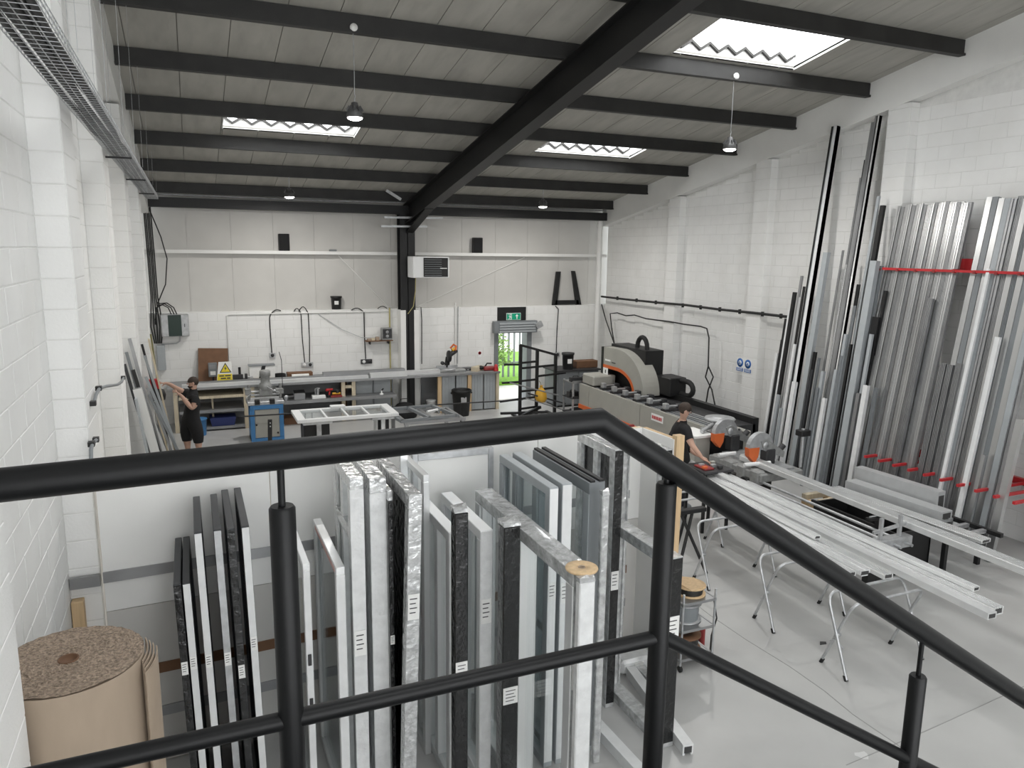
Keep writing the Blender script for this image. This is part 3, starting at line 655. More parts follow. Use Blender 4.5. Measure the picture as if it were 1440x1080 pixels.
MB().box(7.54,7.62,BF+.03,BF+.8,.0,BT-.05).obj('end_post', 'pale_timber', u, u.location)
MB().box(5.72,7.6,YB-.06,YB-.02,.02,BT-.05).obj('back_panel', 'panel_grey', u, u.location)
# items under the bench
for x, r, lb, mt in ((5.62,.15,'white bucket under the bench beside the column','white_coat'),):
    tub('bucket', (5.76,BF+.28,0), lb, .13, .36, mt=mt, lid=False)
o = MB().lathe((0,0,0), [(.05,0),(.05,.2),(.015,.26),(.015,.3)], 12).obj('bottle', 'dark_green'); o.location = (5.8,BF+.05,.0); o.location.x = 5.5; tag(o, 'dark green bottle on the floor under the bench by the column', 'bottle')
bk = thing('tool_bag', (4.95, BF-.05, 0), 'slumped black tool bag on the floor by the column', 'bag')
MB().lathe((0,0,0), [(.30,.0),(.33,.08),(.30,.22),(.20,.34),(.08,.38),(0,.39)], 14).obj('sack', 'cloth_black', bk); MB().tube([(-.15,0,.33),(-.1,0,.48),(.1,0,.48),(.15,0,.33)], .012, 6).obj('strap', 'cloth_black', bk)
# things on the tool shelf
def tool(name, x, y, z, parts, lb, cat, rz=0):
    t = thing(name, (x,y,z), lb, cat, rot=(0,0,rz))
    for nm, fn, mt in parts: fn(MB()).obj(nm, mt, t)
    return t
zs = .635
tool('grinder', 2.15, BF, zs, [('body',lambda b:b.tube([(-.1,0,.06),(.16,0,.08)],[.04,.035],10),'machine_dark'),('guard',lambda b:b.lathe((-.14,-.02,.06),[(.0,0),(.06,0),(.06,.03),(0,.03)],14,axis=1),'galv')], 'dark hand grinder at the drill press end of the tool shelf', 'grinder')
tool('box_file', 2.32, BF+.02, zs, [('case',lambda b:b.cbox(-.13,.13,-.1,.1,0,.16,.006),'panel_grey'),('lid',lambda b:b.hexa([(-.13,-.1,.165),(.13,-.1,.165),(.13,.1,.2),(-.13,.1,.2),(-.13,-.1,.175),(.13,-.1,.175),(.13,.1,.21),(-.13,.1,.21)]),'black_coat')], 'grey lidded tool case on the tool shelf', 'case')
tool('router_jig', 2.78, BF-.02, zs, [('base',lambda b:b.cbox(-.16,.16,-.08,.08,0,.07,.006),'sign_white'),('column',lambda b:b.tube([(-.02,0,.07),(-.02,0,.26)],.03,10),'galv'),('arm',lambda b:b.tube([(-.08,0,.1),(-.08,0,.24),(.04,0,.24)],.012,8),'galv')], 'small white based clamp jig standing on the tool shelf', 'jig')
tool('cordless_drill', 3.04, BF+.0, zs, [('battery',lambda b:b.cbox(-.06,.06,-.04,.04,0,.06,.006),'black_coat'),('grip',lambda b:b.tube([(0,0,.06),(.02,0,.15)],.022,8),'red'),('motor',lambda b:b.tube([(-.08,0,.19),(.1,0,.19)],[.035,.025],10),'red')], 'red cordless drill on the tool shelf', 'drill', .4)
tool('tool_tray', 3.22, BF+.02, zs, [('tray',lambda b:b.cbox(-.15,.13,-.1,.1,0,.04,.005),'dark_red'),('yellow_grip',lambda b:b.tube([(-.1,0,.08),(.1,0,.08)],.028,8),'amber'),('black_head',lambda b:b.lathe((.03,0,.1),[(.04,0),(.04,.07),(0,.08)],10),'black_coat')], 'red tray holding a yellow tool on the shelf by the timber posts', 'tray')
tool('spray_nozzle', 4.35, BF-.05, zs, [('base',lambda b:b.lathe((0,0,0),[(.05,0),(.05,.02),(.015,.03),(.015,.1)],10),'sign_white'),('trigger',lambda b:b.beam((0,0,.1),(.05,0,.15),.02,.03),'black_coat')], 'small white nozzle standing on the shelf end in front of grey panels', 'nozzle')
# things on the worktop
o = MB().hexa([(.06,YB-.30,BT),(.74,YB-.30,BT),(.74,YB-.27,BT),(.06,YB-.27,BT),(.10,YB-.07,1.85),(.78,YB-.07,1.82),(.78,YB-.04,1.82),(.10,YB-.04,1.85)]).obj('chipboard_sheet', 'brown_board', None, (.4,YB-.28,BT)); tag(o, 'brown chipboard sheet leaning on the rear wall', 'board')
cp = thing('control_unit', (.40, YB-.36, 1.18), 'small grey control unit fixed before the brown chipboard', 'control box')
MB().cbox(-.10,.10,-.06,.06,.0,.34,.01).obj('case', 'slate_coat', cp); MB().box(-.07,.07,-.066,-.059,.20,.30).obj('screen', 'panel_grey', cp); MB().box(-.06,.06,-.066,-.059,.05,.14).obj('label_plate', 'paper', cp); MB().box(-.02,.02,-.02,.02,-.13,.0).obj('stand', 'black_coat', cp)
ws = thing('warning_sign', (.66, 19.02, BT), 'yellow electrical hazard warning sign propped on the worktop', 'sign')
SG = lambda z: -.0+.10*z
def onsign(b, pts, off): b.add([(x, SG(z)-off, z) for x, z in pts], [tuple(range(len(pts)))]); return b
MB().hexa([(-.20,0,0),(.17,0,0),(.17,.012,0),(-.20,.012,0),(-.13,.052,.52),(.16,.052,.52),(.16,.064,.52),(-.13,.064,.52)]).obj('board', 'paper', ws)
onsign(MB(), [(-.19,.01),(.165,.01),(.16,.23),(-.16,.23)], .004).obj('yellow_panel', 'yellow', ws)
onsign(MB(), [(-.12,.26),(.15,.26),(.02,.50)], .004).obj('triangle_border', 'ink', ws)
onsign(MB(), [(-.085,.28),(.117,.28),(.018,.46)], .006).obj('triangle', 'yellow', ws)
onsign(MB(), [(.03,.43),(-.012,.355),(.015,.355),(-.005,.295),(.05,.375),(.02,.375)], .008).obj('lightning_bolt', 'ink', ws)
for z, segs in ((.17,((-.13,-.02),(.0,.13))),(.11,((-.10,.02),(.04,.12))),(.05,((-.15,-.05),(-.03,.06),(.08,.14)))):
    for a, c in segs: onsign(MB(), [(a,z),(c,z),(c,z+.032),(a,z+.032)], .006).obj('wording', 'ink', ws)
vc = tool('bench_vice', 1.02, 19.1, BT, [('base',lambda b:b.cbox(-.12,.12,-.1,.1,0,.08,.01),'machine_dark'),('jaw',lambda b:b.box(-.2,.05,-.05,.05,.08,.19).box(.09,.15,-.05,.05,.08,.2),'machine_dark'),('screw',lambda b:b.tube([(.15,0,.12),(.28,0,.12)],.015,8),'galv'),('post',lambda b:b.tube([(-.02,.05,.18),(-.02,.05,.36)],.03,8),'black_coat')], 'dark bench vice beside the yellow warning sign', 'vice')
wb = tool('white_carton', 1.52, 19.25, BT+.07, [('carton',lambda b:b.cbox(-.30,.30,-.12,.12,0,.30,.004),'paper'),('black_strip',lambda b:b.hexa([(-.08,-.128,0),(.02,-.128,0),(.02,-.119,0),(-.08,-.119,0),(0,-.128,.30),(.09,-.128,.30),(.09,-.119,.30),(0,-.119,.30)]),'black_coat'),('lid_flap',lambda b:b.box(-.31,.31,-.14,.13,.30,.325),'slate_coat')], 'white carton with a black strip across its face', 'box')
tool('brown_carton', 1.52, 19.2, BT, [('carton',lambda b:b.cbox(-.2,.22,-.14,.14,0,.068,.004),'cardboard'),('tape',lambda b:b.box(-.03,.03,-.141,.141,.0,.0695),'pale_timber')], 'flat brown carton under the white carton', 'box')
tool('open_carton', 2.45, 19.35, BT, [('carton',lambda b:b.cbox(-.32,.3,-.12,.12,0,.14,.004),'brown_board'),('contents',lambda b:b.tube([(-.22,-.135,.06),(.2,-.135,.06)],.05,8),'paper')], 'dark brown carton lying below the double socket', 'box')
tool('coiled_hose', 1.95, 19.25, BT, [('coil',lambda b:[b.lathe((0,0,.03+.03*k),[(.13,-.015),(.15,0),(.13,.015),(.11,0),(.13,-.015)],16) for k in range(4)] and b,'cable_black'),('tail',lambda b:b.tube([(.13,0,.02),(.25,-.05,.02),(.3,.05,.02)],.014,6),'cable_black')], 'coil of dark hose on the worktop below the single socket', 'hose')
# stacked aluminium lengths on the bench
for k, (x0, x1, y, z, w_, h_, mt) in enumerate(((-.3,4.05,BF+.14,BT,.14,.07,'alu'),(-.2,3.1,BF+.31,BT,.15,.09,'alu_dull'),(2.95,5.05,BF+.32,BT,.16,.17,'alu_dull'),(4.1,5.06,BF+.13,BT,.15,.12,'alu'),(5.05,6.0,BF+.30,BT,.18,.10,'alu'))):
    t = thing('aluminium_length', ((x0+x1)/2, y, z), ['slim aluminium length along the worktop front edge','dull aluminium length lying behind the slim one on the worktop','thick grey aluminium channel lying below the radio shelf','short aluminium box length ending at the thick grey channel','short wide aluminium plate beneath the mitre saw side by the column'][k], 'aluminium profile')
    L_ = (x1-x0)/2
    MB().prof((-L_,0,h_/2),(L_,0,h_/2),[(-w_/2,-h_/2),(w_/2,-h_/2),(w_/2,h_/2),(w_*.2,h_/2),(w_*.2,h_*.3),(-w_*.2,h_*.3),(-w_*.2,h_/2),(-w_/2,h_/2)]).obj('extrusion', mt, t)
    MB().box(L_-.03,L_+.003,-w_*.46,w_*.46,.008,h_*.75).obj('end_plate', 'galv', t)
# mitre saw
ms = thing('mitre_saw', (6.28, BF+.42, BT), 'orange and black mitre saw with raised head on the worktop', 'mitre saw')
MB().cbox(-.45,.45,-.2,.2,0,.07,.01).obj('bed', 'cast_grey', ms); MB().lathe((0,-.05,.07), [(.2,0),(.2,.03),(0,.03)], 20).obj('turntable', 'galv', ms)
MB().box(-.3,.3,.06,.09,.07,.16).obj('fence', 'galv', ms)
MB().beam((.0,.1,.10),(.05,.12,.38),.09,.10).obj('arm', 'black_coat', ms)
MB().lathe((.03,-.02,.42), [(.0,-.03),(.15,-.03),(.16,.0),(.15,.03),(.0,.03)], 20, axis=0).obj('blade_guard', 'black_coat', ms)
MB().tube([(.05,.0,.45),(.26,.05,.56)], [.07,.06], 12).obj('motor', 'machine_dark', ms)
MB().tube([(.20,-.05,.58),(.24,.0,.68),(.18,.06,.72),(.1,.08,.62)], .028, 8).obj('handle', 'orange', ms); MB().tube([(.12,0,.58),(.22,.02,.62)], .045, 10).obj('motor_cap', 'amber', ms)
MB().lathe((-.15,-.05,.24), [(.0,0),(.05,0),(.05,.08),(0,.08)], 12, axis=1).obj('dust_port', 'machine_dark', ms)
o = MB().beam((6.95,BF+.2,BT+.06),(7.25,BF+.45,BT+.06),.18,.12).obj('timber_offcut', 'pale_timber', None, (7.1,BF+.3,BT)); tag(o, 'short pale timber offcut lying on the worktop', 'timber')
tool('hand_planer', 7.40, BF+.25, BT, [('body',lambda b:b.cbox(-.16,.16,-.07,.07,0,.12,.03),'dark_red'),('handle',lambda b:b.tube([(-.12,0,.1),(-.05,0,.2),(.08,0,.19)],.022,8),'black_coat'),('dust_bag',lambda b:b.lathe((-.22,0,.09),[(0,-.07),(.05,-.05),(.06,0),(.04,.06),(0,.08)],10,axis=0),'black_coat')], 'red and black hand planer at the worktop end', 'planer')
tool('hand_sander', 7.56, BF+.12, BT, [('body',lambda b:b.lathe((0,0,.0),[(.07,0),(.07,.05),(.05,.1),(.045,.17),(0,.19)],12),'red'),('cord',lambda b:b.tube([(0,.04,.15),(.06,.08,.05),(.1,.08,-.3),(.1,.05,-.5)],.01,6),'cable_black')], 'small red hand sander with a cord hanging off the worktop end', 'sander')
tool('flat_case', 6.85, BF+.5, BT, [('case',lambda b:b.cbox(-.2,.2,-.1,.1,0,.06,.008),'machine_dark'),('catch',lambda b:b.box(-.03,.03,-.108,-.1,.02,.04),'galv')], 'flat dark case on the worktop beside the mitre saw', 'case')
ns = thing('notice', (7.45, YB-.008, 1.30), 'small red and white notice on the block wall next to the doorway', 'sign')
MB().box(-.06,.06,-.006,0,0,.2).obj('plate', 'sign_white', ns)
MB().lathe((0,-.009,.12), [(.03,0),(.045,0),(.045,.003),(.03,.003),(.03,0)], 16, axis=1).obj('red_ring', 'red', ns)
# ================================================================== DRILL / COPY ROUTER
dr = thing('copy_router', (1.43, 17.5, 0), 'copy router machine on a blue framed white cabinet', 'machine')
MB().cbox(-.29,.29,-.25,.28,.03,.76,.006).obj('cabinet', 'white_coat', dr)
b = MB()
for x in (-.31,.31): b.box(x-.045,x+.045,-.29,.30,0,.82)
b.box(-.355,.355,-.30,.30,.73,.82).box(-.355,.355,-.30,.30,.0,.07); b.obj('blue_frame', 'blue', dr)
MB().cbox(-.255,.255,-.285,-.26,.08,.72,.004).obj('cabinet_door', 'machine_grey', dr)
for x, z in ((-.23,.38),(.22,.17)): MB().lathe((x,-.30,z), [(0,0),(.02,0),(.02,.015)], 10, axis=1).obj('door_knob', 'black_coat', dr)
MB().cbox(-.40,.38,-.28,.28,.82,.90,.008).obj('bed', 'galv', dr)
for x in (-.2,.12): MB().cbox(x-.05,x+.06,-.31,-.2,.84,.95,.006).obj('clamp', 'black_coat', dr)
for z, x0, x1 in ((1.0,-.36,.36),(1.08,-.42,.36)): MB().tube([(x0,.05,z),(x1,.05,z)], .022, 8).obj('guide_bar', 'galv', dr)
for x in (-.34,.34): MB().tube([(x,.05,.9),(x,.05,1.24)], .03, 8).obj('upright', 'cast_grey', dr)
for q in ((-.42,-.30,-.05,.15,1.02,1.16),(.24,.40,-.05,.15,1.02,1.12),(-.12,.16,-.06,.16,1.0,1.16)): MB().box(*q).obj('carriage', 'cast_grey', dr)
MB().lathe((.02,.03,1.12), [(.13,0),(.15,.05),(.13,.14),(.10,.16),(.10,.30),(.12,.31),(.12,.42),(.10,.44),(0,.44)], 18).obj('router_motor', 'cast_grey', dr)
MB().tube([(.05,-.1,1.2),(.2,-.25,1.12),(.28,-.34,1.1)], .012, 6).tube([(-.3,-.05,1.05),(-.42,-.2,1.0)], .012, 6).obj('lever', 'galv', dr)
MB().tube([(.40,.1,.82),(.40,.1,1.75),(.36,.15,1.95)], .008, 6).obj('air_line', 'cable_black', dr)
# long slim stop bar on stands
a, c = PX(336,586,Y=16.9), PX(735,562,Y=16.9)
sb = thing('stop_bar', ((a.x+c.x)/2, 16.9, 0), 'long slim black stop bar on thin floor stands in front of the bench', 'bar')
MB().tube([a,c], .016, 8).obj('bar', 'black_coat', sb, sb.location)
for x in (2.2, 4.0, 5.9):
    zz = a.z+(c.z-a.z)*(x-a.x)/(c.x-a.x)
    MB().tube([(x,16.9,0.02),(x,16.9,zz)], .014, 8).lathe((x,16.9,0), [(.12,0),(.12,.015),(.02,.03)], 12).obj('stand', 'black_coat', sb, sb.location)
bpst = thing('black_upright', (1.42, 13.4, 0), 'black flat steel upright on a small base', 'stand')
zt_ = PX(377,590,Y=13.4); bpst.location.x = zt_.x
MB().beam((-.02,0,.02),(.03,0,zt_.z),.07,.04,up=(0,1,0)).obj('upright', 'black_coat', bpst); MB().cbox(-.2,.2,-.2,.2,0,.02,.004).obj('base', 'black_coat', bpst)
for z in (zt_.z-.06,zt_.z-.12): MB().lathe((.03,-.03,z), [(0,0),(.012,0),(.012,.015)], 8, axis=1).obj('bolt', 'galv', bpst)
# ================================================================== WHITE GEORGIAN SASH ON TRESTLES
sx0, sx1, sy0, sy1, sz = 1.76, 3.76, 14.55, 15.55, .95
sa = thing('georgian_window', (2.76, 15.05, sz), 'white four pane window sash lying flat on trestles', 'window sash')
b = .09
for nm, q in (('stile',(sx0,sx0+.16,sy0,sy1)),('stile',(sx1-.16,sx1,sy0,sy1)),('rail',(sx0+.16,sx1-.16,sy0,sy0+b)),('rail',(sx0+.16,sx1-.16,sy1-b,sy1))):
    MB().cbox(q[0],q[1],q[2],q[3],sz,sz+.07,.006).obj(nm, 'white_coat', sa, sa.location)
for k in range(1,4):
    x = sx0+.16+(sx1-sx0-.32)*k/4; MB().box(x-.018,x+.018,sy0+b,sy1-b,sz+.01,sz+.065).obj('glazing_bar', 'white_coat', sa, sa.location)
for k in range(4):
    x0 = sx0+.16+(sx1-sx0-.32)*k/4; MB().box(x0,x0+(sx1-sx0-.32)/4,sy0+b,sy1-b,sz+.03,sz+.04).obj('pane', 'glass', sa, sa.location)
o = MB().cbox(2.55,2.85,sy1-.12,sy1+.05,sz+.072,sz+.11,.004).obj('white_block', 'white_coat', None, (2.7,sy1,sz+.072)); tag(o, 'small white packing block resting on the far rail of the white sash', 'block')
for i, x in enumerate((2.15, 3.5)):
    t = thing('sash_trestle', (x, 15.05, 0), ['black boxed trestle with a pale post under the sash near the blue cabinet','pale legged trestle under the sash beside the grey assembly table'][i], 'trestle')
    if i == 0:
        MB().cbox(-.24,.26,-.25,.25,.25,.86,.01).obj('box', 'black_coat', t)
        for yy in (-.22,.22): MB().box(-.2,-.14,yy-.03,yy+.03,0,.26).box(.16,.22,yy-.03,yy+.03,0,.26).obj('leg', 'black_coat', t)
        MB().box(.0,.09,-.30,-.25,.02,.93).obj('post', 'galv', t)
    else:
        for xx, mt in ((-.04,'white_coat'),(.05,'black_coat')):
            for yy in (-.35,.35): MB().box(xx-.03,xx+.03,yy-.03,yy+.03,0,.90).obj('leg', mt, t)
    MB().box(-.28,.28,-.48,.48,.90,.945).obj('bearer', 'galv', t)
for k in range(3):
    x = 2.72+.22*k+(.06 if k == 2 else 0)
    t = thing('cable_coil', (x, 15.9, 0), 'dark coil of flex on the floor under the white sash', 'cable coil', 'flex coils under the white sash', rot=(1.2,0,.1*k))
    t.location.z = .10
    bb = MB()
    for q in range(3): bb.lathe((0,0,-.02+.02*q), [(.085,-.01),(.098,0),(.085,.01),(.072,0),(.085,-.01)], 16)
    bb.obj('loops', 'cable_black', t); MB().box(-.02,.02,.07,.10,-.04,.04).obj('tie', 'black_coat', t)
# grey assembly table with a frame on it
at_ = thing('assembly_table', (4.45, 14.9, 0), 'grey aluminium assembly table with a pale apron', 'table')
for x in (3.85, 5.05):
    for y in (14.3, 15.4): MB().box(x-.035,x+.035,y-.035,y+.035,0,.86).obj('leg', 'alu_dull', at_, at_.location)
for y in (14.3, 15.4): MB().box(3.8,5.1,y-.03,y+.03,.82,.88).obj('rail', 'alu_dull', at_, at_.location)
for x in (3.85, 4.45, 5.05): MB().box(x-.03,x+.03,14.3,15.4,.83,.875).obj('cross_rail', 'alu_dull', at_, at_.location)
MB().box(3.9,5.0,14.24,14.26,.15,.80).obj('apron', 'panel_grey', at_, at_.location)
fm = thing('grey_window_frame', (4.4, 14.9, .88), 'grey half assembled window frame lying on the assembly table', 'window frame')
for nm, a, c in (('stile',(3.75,14.2),(3.6,15.5)),('stile',(4.95,14.35),(4.75,15.5)),('mullion',(4.35,14.3),(4.2,15.5)),('rail',(3.72,14.25),(4.95,14.4)),('rail',(3.58,15.45),(4.8,15.5))):
    MB().beam((*a,.91),(*c,.91),.07,.055).obj(nm, 'slate_coat', fm, fm.location)
tool('silicone_gun', 4.55, 14.75, .88, [('barrel',lambda b:b.tube([(-.18,0,.09),(.12,0,.09)],.028,10),'white_coat'),('handle',lambda b:b.beam((.14,0,.09),(.18,0,.0),.025,.05),'galv'),('rod',lambda b:b.tube([(.12,0,.09),(.36,0,.09)],.006,6),'galv')], 'sealant gun with white cartridge on the assembly table', 'sealant gun', .5)
# ================================================================== DUSTBIN
du = thing('dustbin', (6.40, 18.25, 0), 'black plastic dustbin in front of the grey bench panels', 'bin')
MB().lathe((0,0,0), [(.20,0),(.245,.62),(.265,.62),(.265,.68),(.25,.69),(.235,.66),(.2,.1),(0,.1)], 24).obj('body', 'black_coat', du)
for s in (-1,1): MB().box(s*.25-.03,s*.25+.03,-.06,.06,.58,.62).obj('handle', 'black_coat', du)
MB().box(-.09,.06,-.235,-.225,.38,.52).obj('worn_label', 'galv', du)
# ================================================================== BLACK TUBE RACK + CLUTTER
rk = thing('tube_rack', (8.15, 17.3, 0), 'black steel tube rack with stepped posts and short arms', 'rack')
Yk = 17.3; tops = ((7.66,1.93),(8.13,1.78),(8.66,1.64))
for x, z in tops: MB().box(x-.035,x+.035,Yk-.035,Yk+.035,0,z).obj('post', 'black_coat', rk, rk.location)
MB().beam((7.64,Yk,1.93),(8.68,Yk,1.63),.06,.06).obj('top_rail', 'black_coat', rk, rk.location)
for x0, x1, z, dz in ((7.66,8.66,1.33,.04),(7.2,7.66,1.45,-.02),(7.66,8.13,1.47,.02),(8.13,8.95,1.10,.05),(7.15,7.66,.98,.0),(7.66,8.13,1.0,.02),(7.66,8.66,.73,.04),(7.1,8.13,.50,.06),(7.66,8.13,.27,.03)):
    MB().beam((x0,Yk-.02,z),(x1,Yk-.02,z+dz),.045,.05).obj('arm', 'black_coat', rk, rk.location)
for x, _ in tops: MB().beam((x,Yk-.7,.03),(x,Yk+.5,.03),.06,.06).obj('foot', 'black_coat', rk, rk.location)
MB().beam((7.1,Yk-.5,.05),(8.2,Yk-.1,.30),.07,.07).beam((7.1,Yk-.05,.2),(8.3,Yk-.3,.2),.06,.06).obj('brace', 'black_coat', rk, rk.location)
for k, (a, c, r, mt) in enumerate((((7.2,16.9,1.05),(8.6,17.0,.62),.018,'alu_dull'),((7.6,16.8,.65),(8.7,16.95,.25),.014,'alu_dull'),((7.8,17.1,.7),(8.9,17.15,.35),.02,'machine_dark'))):
    o = MB().tube([a,c], r, 8).obj('offcut_tube', mt, None, c); tag(o, ['long pale tube slanting down across the black rack','thin pale tube low across the black rack','dark tube slanting behind the yellow bag'][k], 'tube')
yb_ = thing('yellow_bag', (8.2, 17.17, .42), 'crumpled yellow bag hung on the black rack', 'bag')
MB().lathe((0,0,0), [(.0,0),(.11,.02),(.16,.12),(.14,.28),(.06,.38),(.03,.42),(.05,.45)], 9).obj('bag', 'amber', yb_); MB().tube([(0,0,.44),(.0,.06,.52),(-.02,.1,.56)], .008, 6).obj('tie', 'khaki', yb_)
tr = thing('tool_trolley', (9.13, 16.76, 0), 'cluttered grey tool trolley in front of the tubs cabinet', 'trolley')
for x in (-.35,.35):
    for y in (-.25,.25):
        lg = MB().box(x-.02,x+.02,y-.02,y+.02,.08,1.05).obj('leg', 'galv', tr); MB().lathe((x,y,.05), [(.0,-.02),(.05,-.02),(.05,.02),(0,.02)], 10, axis=0).obj('castor', 'rubber', lg)
for z in (.22,.62,1.02): MB().box(-.38,.38,-.28,.28,z-.02,z).box(-.38,.38,-.28,-.27,z,z+.05).obj('tray', 'alu_dull' if z > 1 else 'machine_dark', tr)
for k, (x, y, z, s_, mt, nm, lb) in enumerate(((-.2,-.08,1.02,(.16,.12,.14),'machine_dark','power_tool','dark power tool on the upper trolley tray'),(.12,.0,1.02,(.2,.14,.10),'machine_dark','tool_case','dark tool case on the upper trolley tray'),(.02,-.1,.62,(.1,.1,.2),'red','spray_can','red and white spray can on the middle trolley tray'),(-.22,.02,.62,(.14,.16,.16),'machine_dark','parts_box','dark parts box on the middle trolley tray'),(.2,-.1,.22,(.22,.16,.18),'galv','metal_box','metal box on the lowest trolley tray'),(-.15,-.1,.22,(.18,.14,.12),'machine_dark','offcut_box','dark offcut box on the lowest trolley tray'))):
    t = thing(nm, (9.13+x,16.76+y,z), lb, 'tool')
    if nm == 'spray_can':
        MB().lathe((0,0,0), [(.035,0),(.035,.16),(.02,.18)], 12).obj('can', 'red', t); MB().lathe((0,0,.18), [(.022,0),(.022,.05),(0,.05)], 10).obj('cap', 'sign_white', t)
    else:
        MB().cbox(-s_[0],s_[0],-s_[1]/2,s_[1]/2,0,s_[2]*.8,.01).obj('case', mt, t); MB().tube([(-s_[0]*.5,0,s_[2]*.8),(-s_[0]*.4,0,s_[2]),(s_[0]*.4,0,s_[2]),(s_[0]*.5,0,s_[2]*.8)], .012, 6).obj('handle', 'black_coat', t)
cb = thing('low_cabinet', (9.75, 18.6, 0), 'dark low metal cabinet in the rear corner carrying a tub', 'cabinet')
MB().cbox(-.55,.75,-.35,.45,.05,1.0,.01).obj('carcass', 'slate_coat', cb)
for x in (-.22,.42): MB().cbox(x-.3,x+.3,-.37,-.35,.08,.97,.006).obj('door', 'slate_coat', cb)
MB().box(-.6,.8,-.4,.48,1.0,1.04).obj('top', 'machine_dark', cb); MB().box(-.5,.7,-.3,.4,0,.05).obj('plinth', 'black_coat', cb)
tub('tub', (9.62,18.45,1.04), 'black lidded tub with white label on the corner cabinet', .17, .46)
o = MB().cbox(-.34,.34,-.16,.16,0,.20,.01).obj('wooden_crate', 'brown_board'); o.location = (10.25,18.62,1.04); tag(o, 'reddish brown crate beside the tub on the corner cabinet', 'crate')
# ================================================================== STOCK LEANING ON THE LEFT WALL
def extr(w, d, kind):
    if kind == 0: return [(-w/2,-d/2),(w/2,-d/2),(w/2,d/2),(-w/2,d/2)]
    if kind == 1: return [(-w/2,-d/2),(w/2,-d/2),(w/2,d/2),(w*.28,d/2),(w*.28,-d*.1),(-w*.28,-d*.1),(-w*.28,d/2),(-w/2,d/2)]
    if kind == 2: return [(-w/2,-d/2),(-w*.1,-d/2),(-w*.1,-d*.3),(w*.1,-d*.3),(w*.1,-d/2),(w/2,-d/2),(w/2,d*.1),(w*.3,d*.1),(w*.3,d/2),(-w*.3,d/2),(-w*.3,d*.1),(-w/2,d*.1)]
    n = 4; p = []
    for k in range(n):
        x0 = -w/2+w*k/n; s_ = w/n
        p += [(x0,-d/2),(x0+s_*.55,-d/2),(x0+s_*.55,-d*.25),(x0+s_,-d*.25)]
    return p+[(w/2,d/2),(-w/2,d/2)]
def lean(name, base, top, w, d, mt, lb, cat, grp, kind=0, face=None, facemt=None):
    base, top = V(base), V(top); dirv = (top-base).normalized()
    side = V((0,-1,0)) if abs(dirv.y) < .7 else V((1,0,0))
    up = dirv.cross(side).normalized()
    # lift so the lowest corner touches the floor
    low = min((side*x+up*y).z for x, y in extr(w, d, kind)); base = base+dirv*(-low/max(dirv.z, .2)) if low < 0 else base
    loc = base.copy()
    m = MB(); m.prof((0,0,0), top-base, extr(w, d, kind), up=up)
    if face:
        t = thing(name, loc, lb, cat, grp); m.obj('extrusion', mt, t)
        f_ = MB(); sx = dirv.cross(up).normalized()
        for x0, x1, mm in face:
            g_ = MB().prof(sx*((x0+x1)/2*w)-up*(d/2+.002)*0+V((0,0,0)), (top-base)+sx*((x0+x1)/2*w), [(-(x1-x0)*w/2,-d/2-.003),((x1-x0)*w/2,-d/2-.003),((x1-x0)*w/2,d/2+.003),(-(x1-x0)*w/2,d/2+.003)], up=up)
            g_.obj('coloured_face', mm, t)
        return t
    o = m.obj(name, mt); o.location = loc; return tag(o, lb, cat, grp)
LW = [(177.7,495,12.3,-.40,.05,'slate_coat',0,'slate'),(175,512,12.25,-.46,.05,'anthracite',0,'anthracite'),(182,476,12.35,-.34,.055,'alu_dull',1,'dull metal'),(187,520,12.2,-.30,.06,'black_coat',0,'black'),
      (199.5,484,15.6,-.45,.05,'black_coat',0,'black'),(203,500,15.5,-.30,.05,'grey_coat',1,'grey'),(205,530,15.3,-.25,.06,'grey_coat',1,'grey'),(207,545,15.2,-.36,.05,'alu_dull',2,'dull metal'),(209,555,15.1,-.18,.05,'slate_coat',1,'slate'),
      (196,546,13.6,-.30,.07,'alu',1,'bright metal'),(192,560,13.2,-.44,.07,'black_coat',0,'black'),(189,575,12.9,-.36,.06,'white_coat',0,'white')]
cnt = {}
for (x, y, yt, xb_, w_, mt, kd, cn) in LW:
    t = PX(x,y,Y=yt); cnt[cn] = cnt.get(cn,0)+1
    same = sum(1 for q in LW if q[7] == cn) > 1
    lean('leaning_length', (xb_, t.y-.1, 0), t, w_, w_*.8, mt, cn+' window profile length leaning on the left wall behind the bearded man', 'aluminium profile', cn+' lengths on the left wall' if same else None, kd)
t = PX(209,477,X=-.75); lean('timber_batten', PX(250,652,Z=0), t, .05, .03, 'pale_timber', 'long cream batten slanting down from the left wall beside the bearded man', 'batten', None)
t = PX(212,470,X=-.76); lean('timber_batten', (-.60, t.y, 0), t, .06, .03, 'khaki', 'olive strip standing upright against the left wall end', 'batten', None)
o = MB().hexa([(-.58,11.9,0),(-.55,11.9,0),(-.55,12.35,0),(-.58,12.35,0),(-.83,11.9,2.1),(-.80,11.9,2.1),(-.80,12.35,2.1),(-.83,12.35,2.1)]).obj('grey_panel_sheet', 'grey_coat', None, (-.56,12.1,0)); tag(o, 'broad flat grey panel leaning on the left wall pilaster', 'panel')
c = PX(193,546,Y=12.1)
o = MB().beam((-.40,12.1,0.02),(c.x,12.1,c.z),.12,.10,up=(0,1,0)).obj('wide_box_section', 'alu', None, (-.40,12.1,0)); tag(o, 'wide pale box section leaning in front of the grey panel on the left wall', 'aluminium profile')
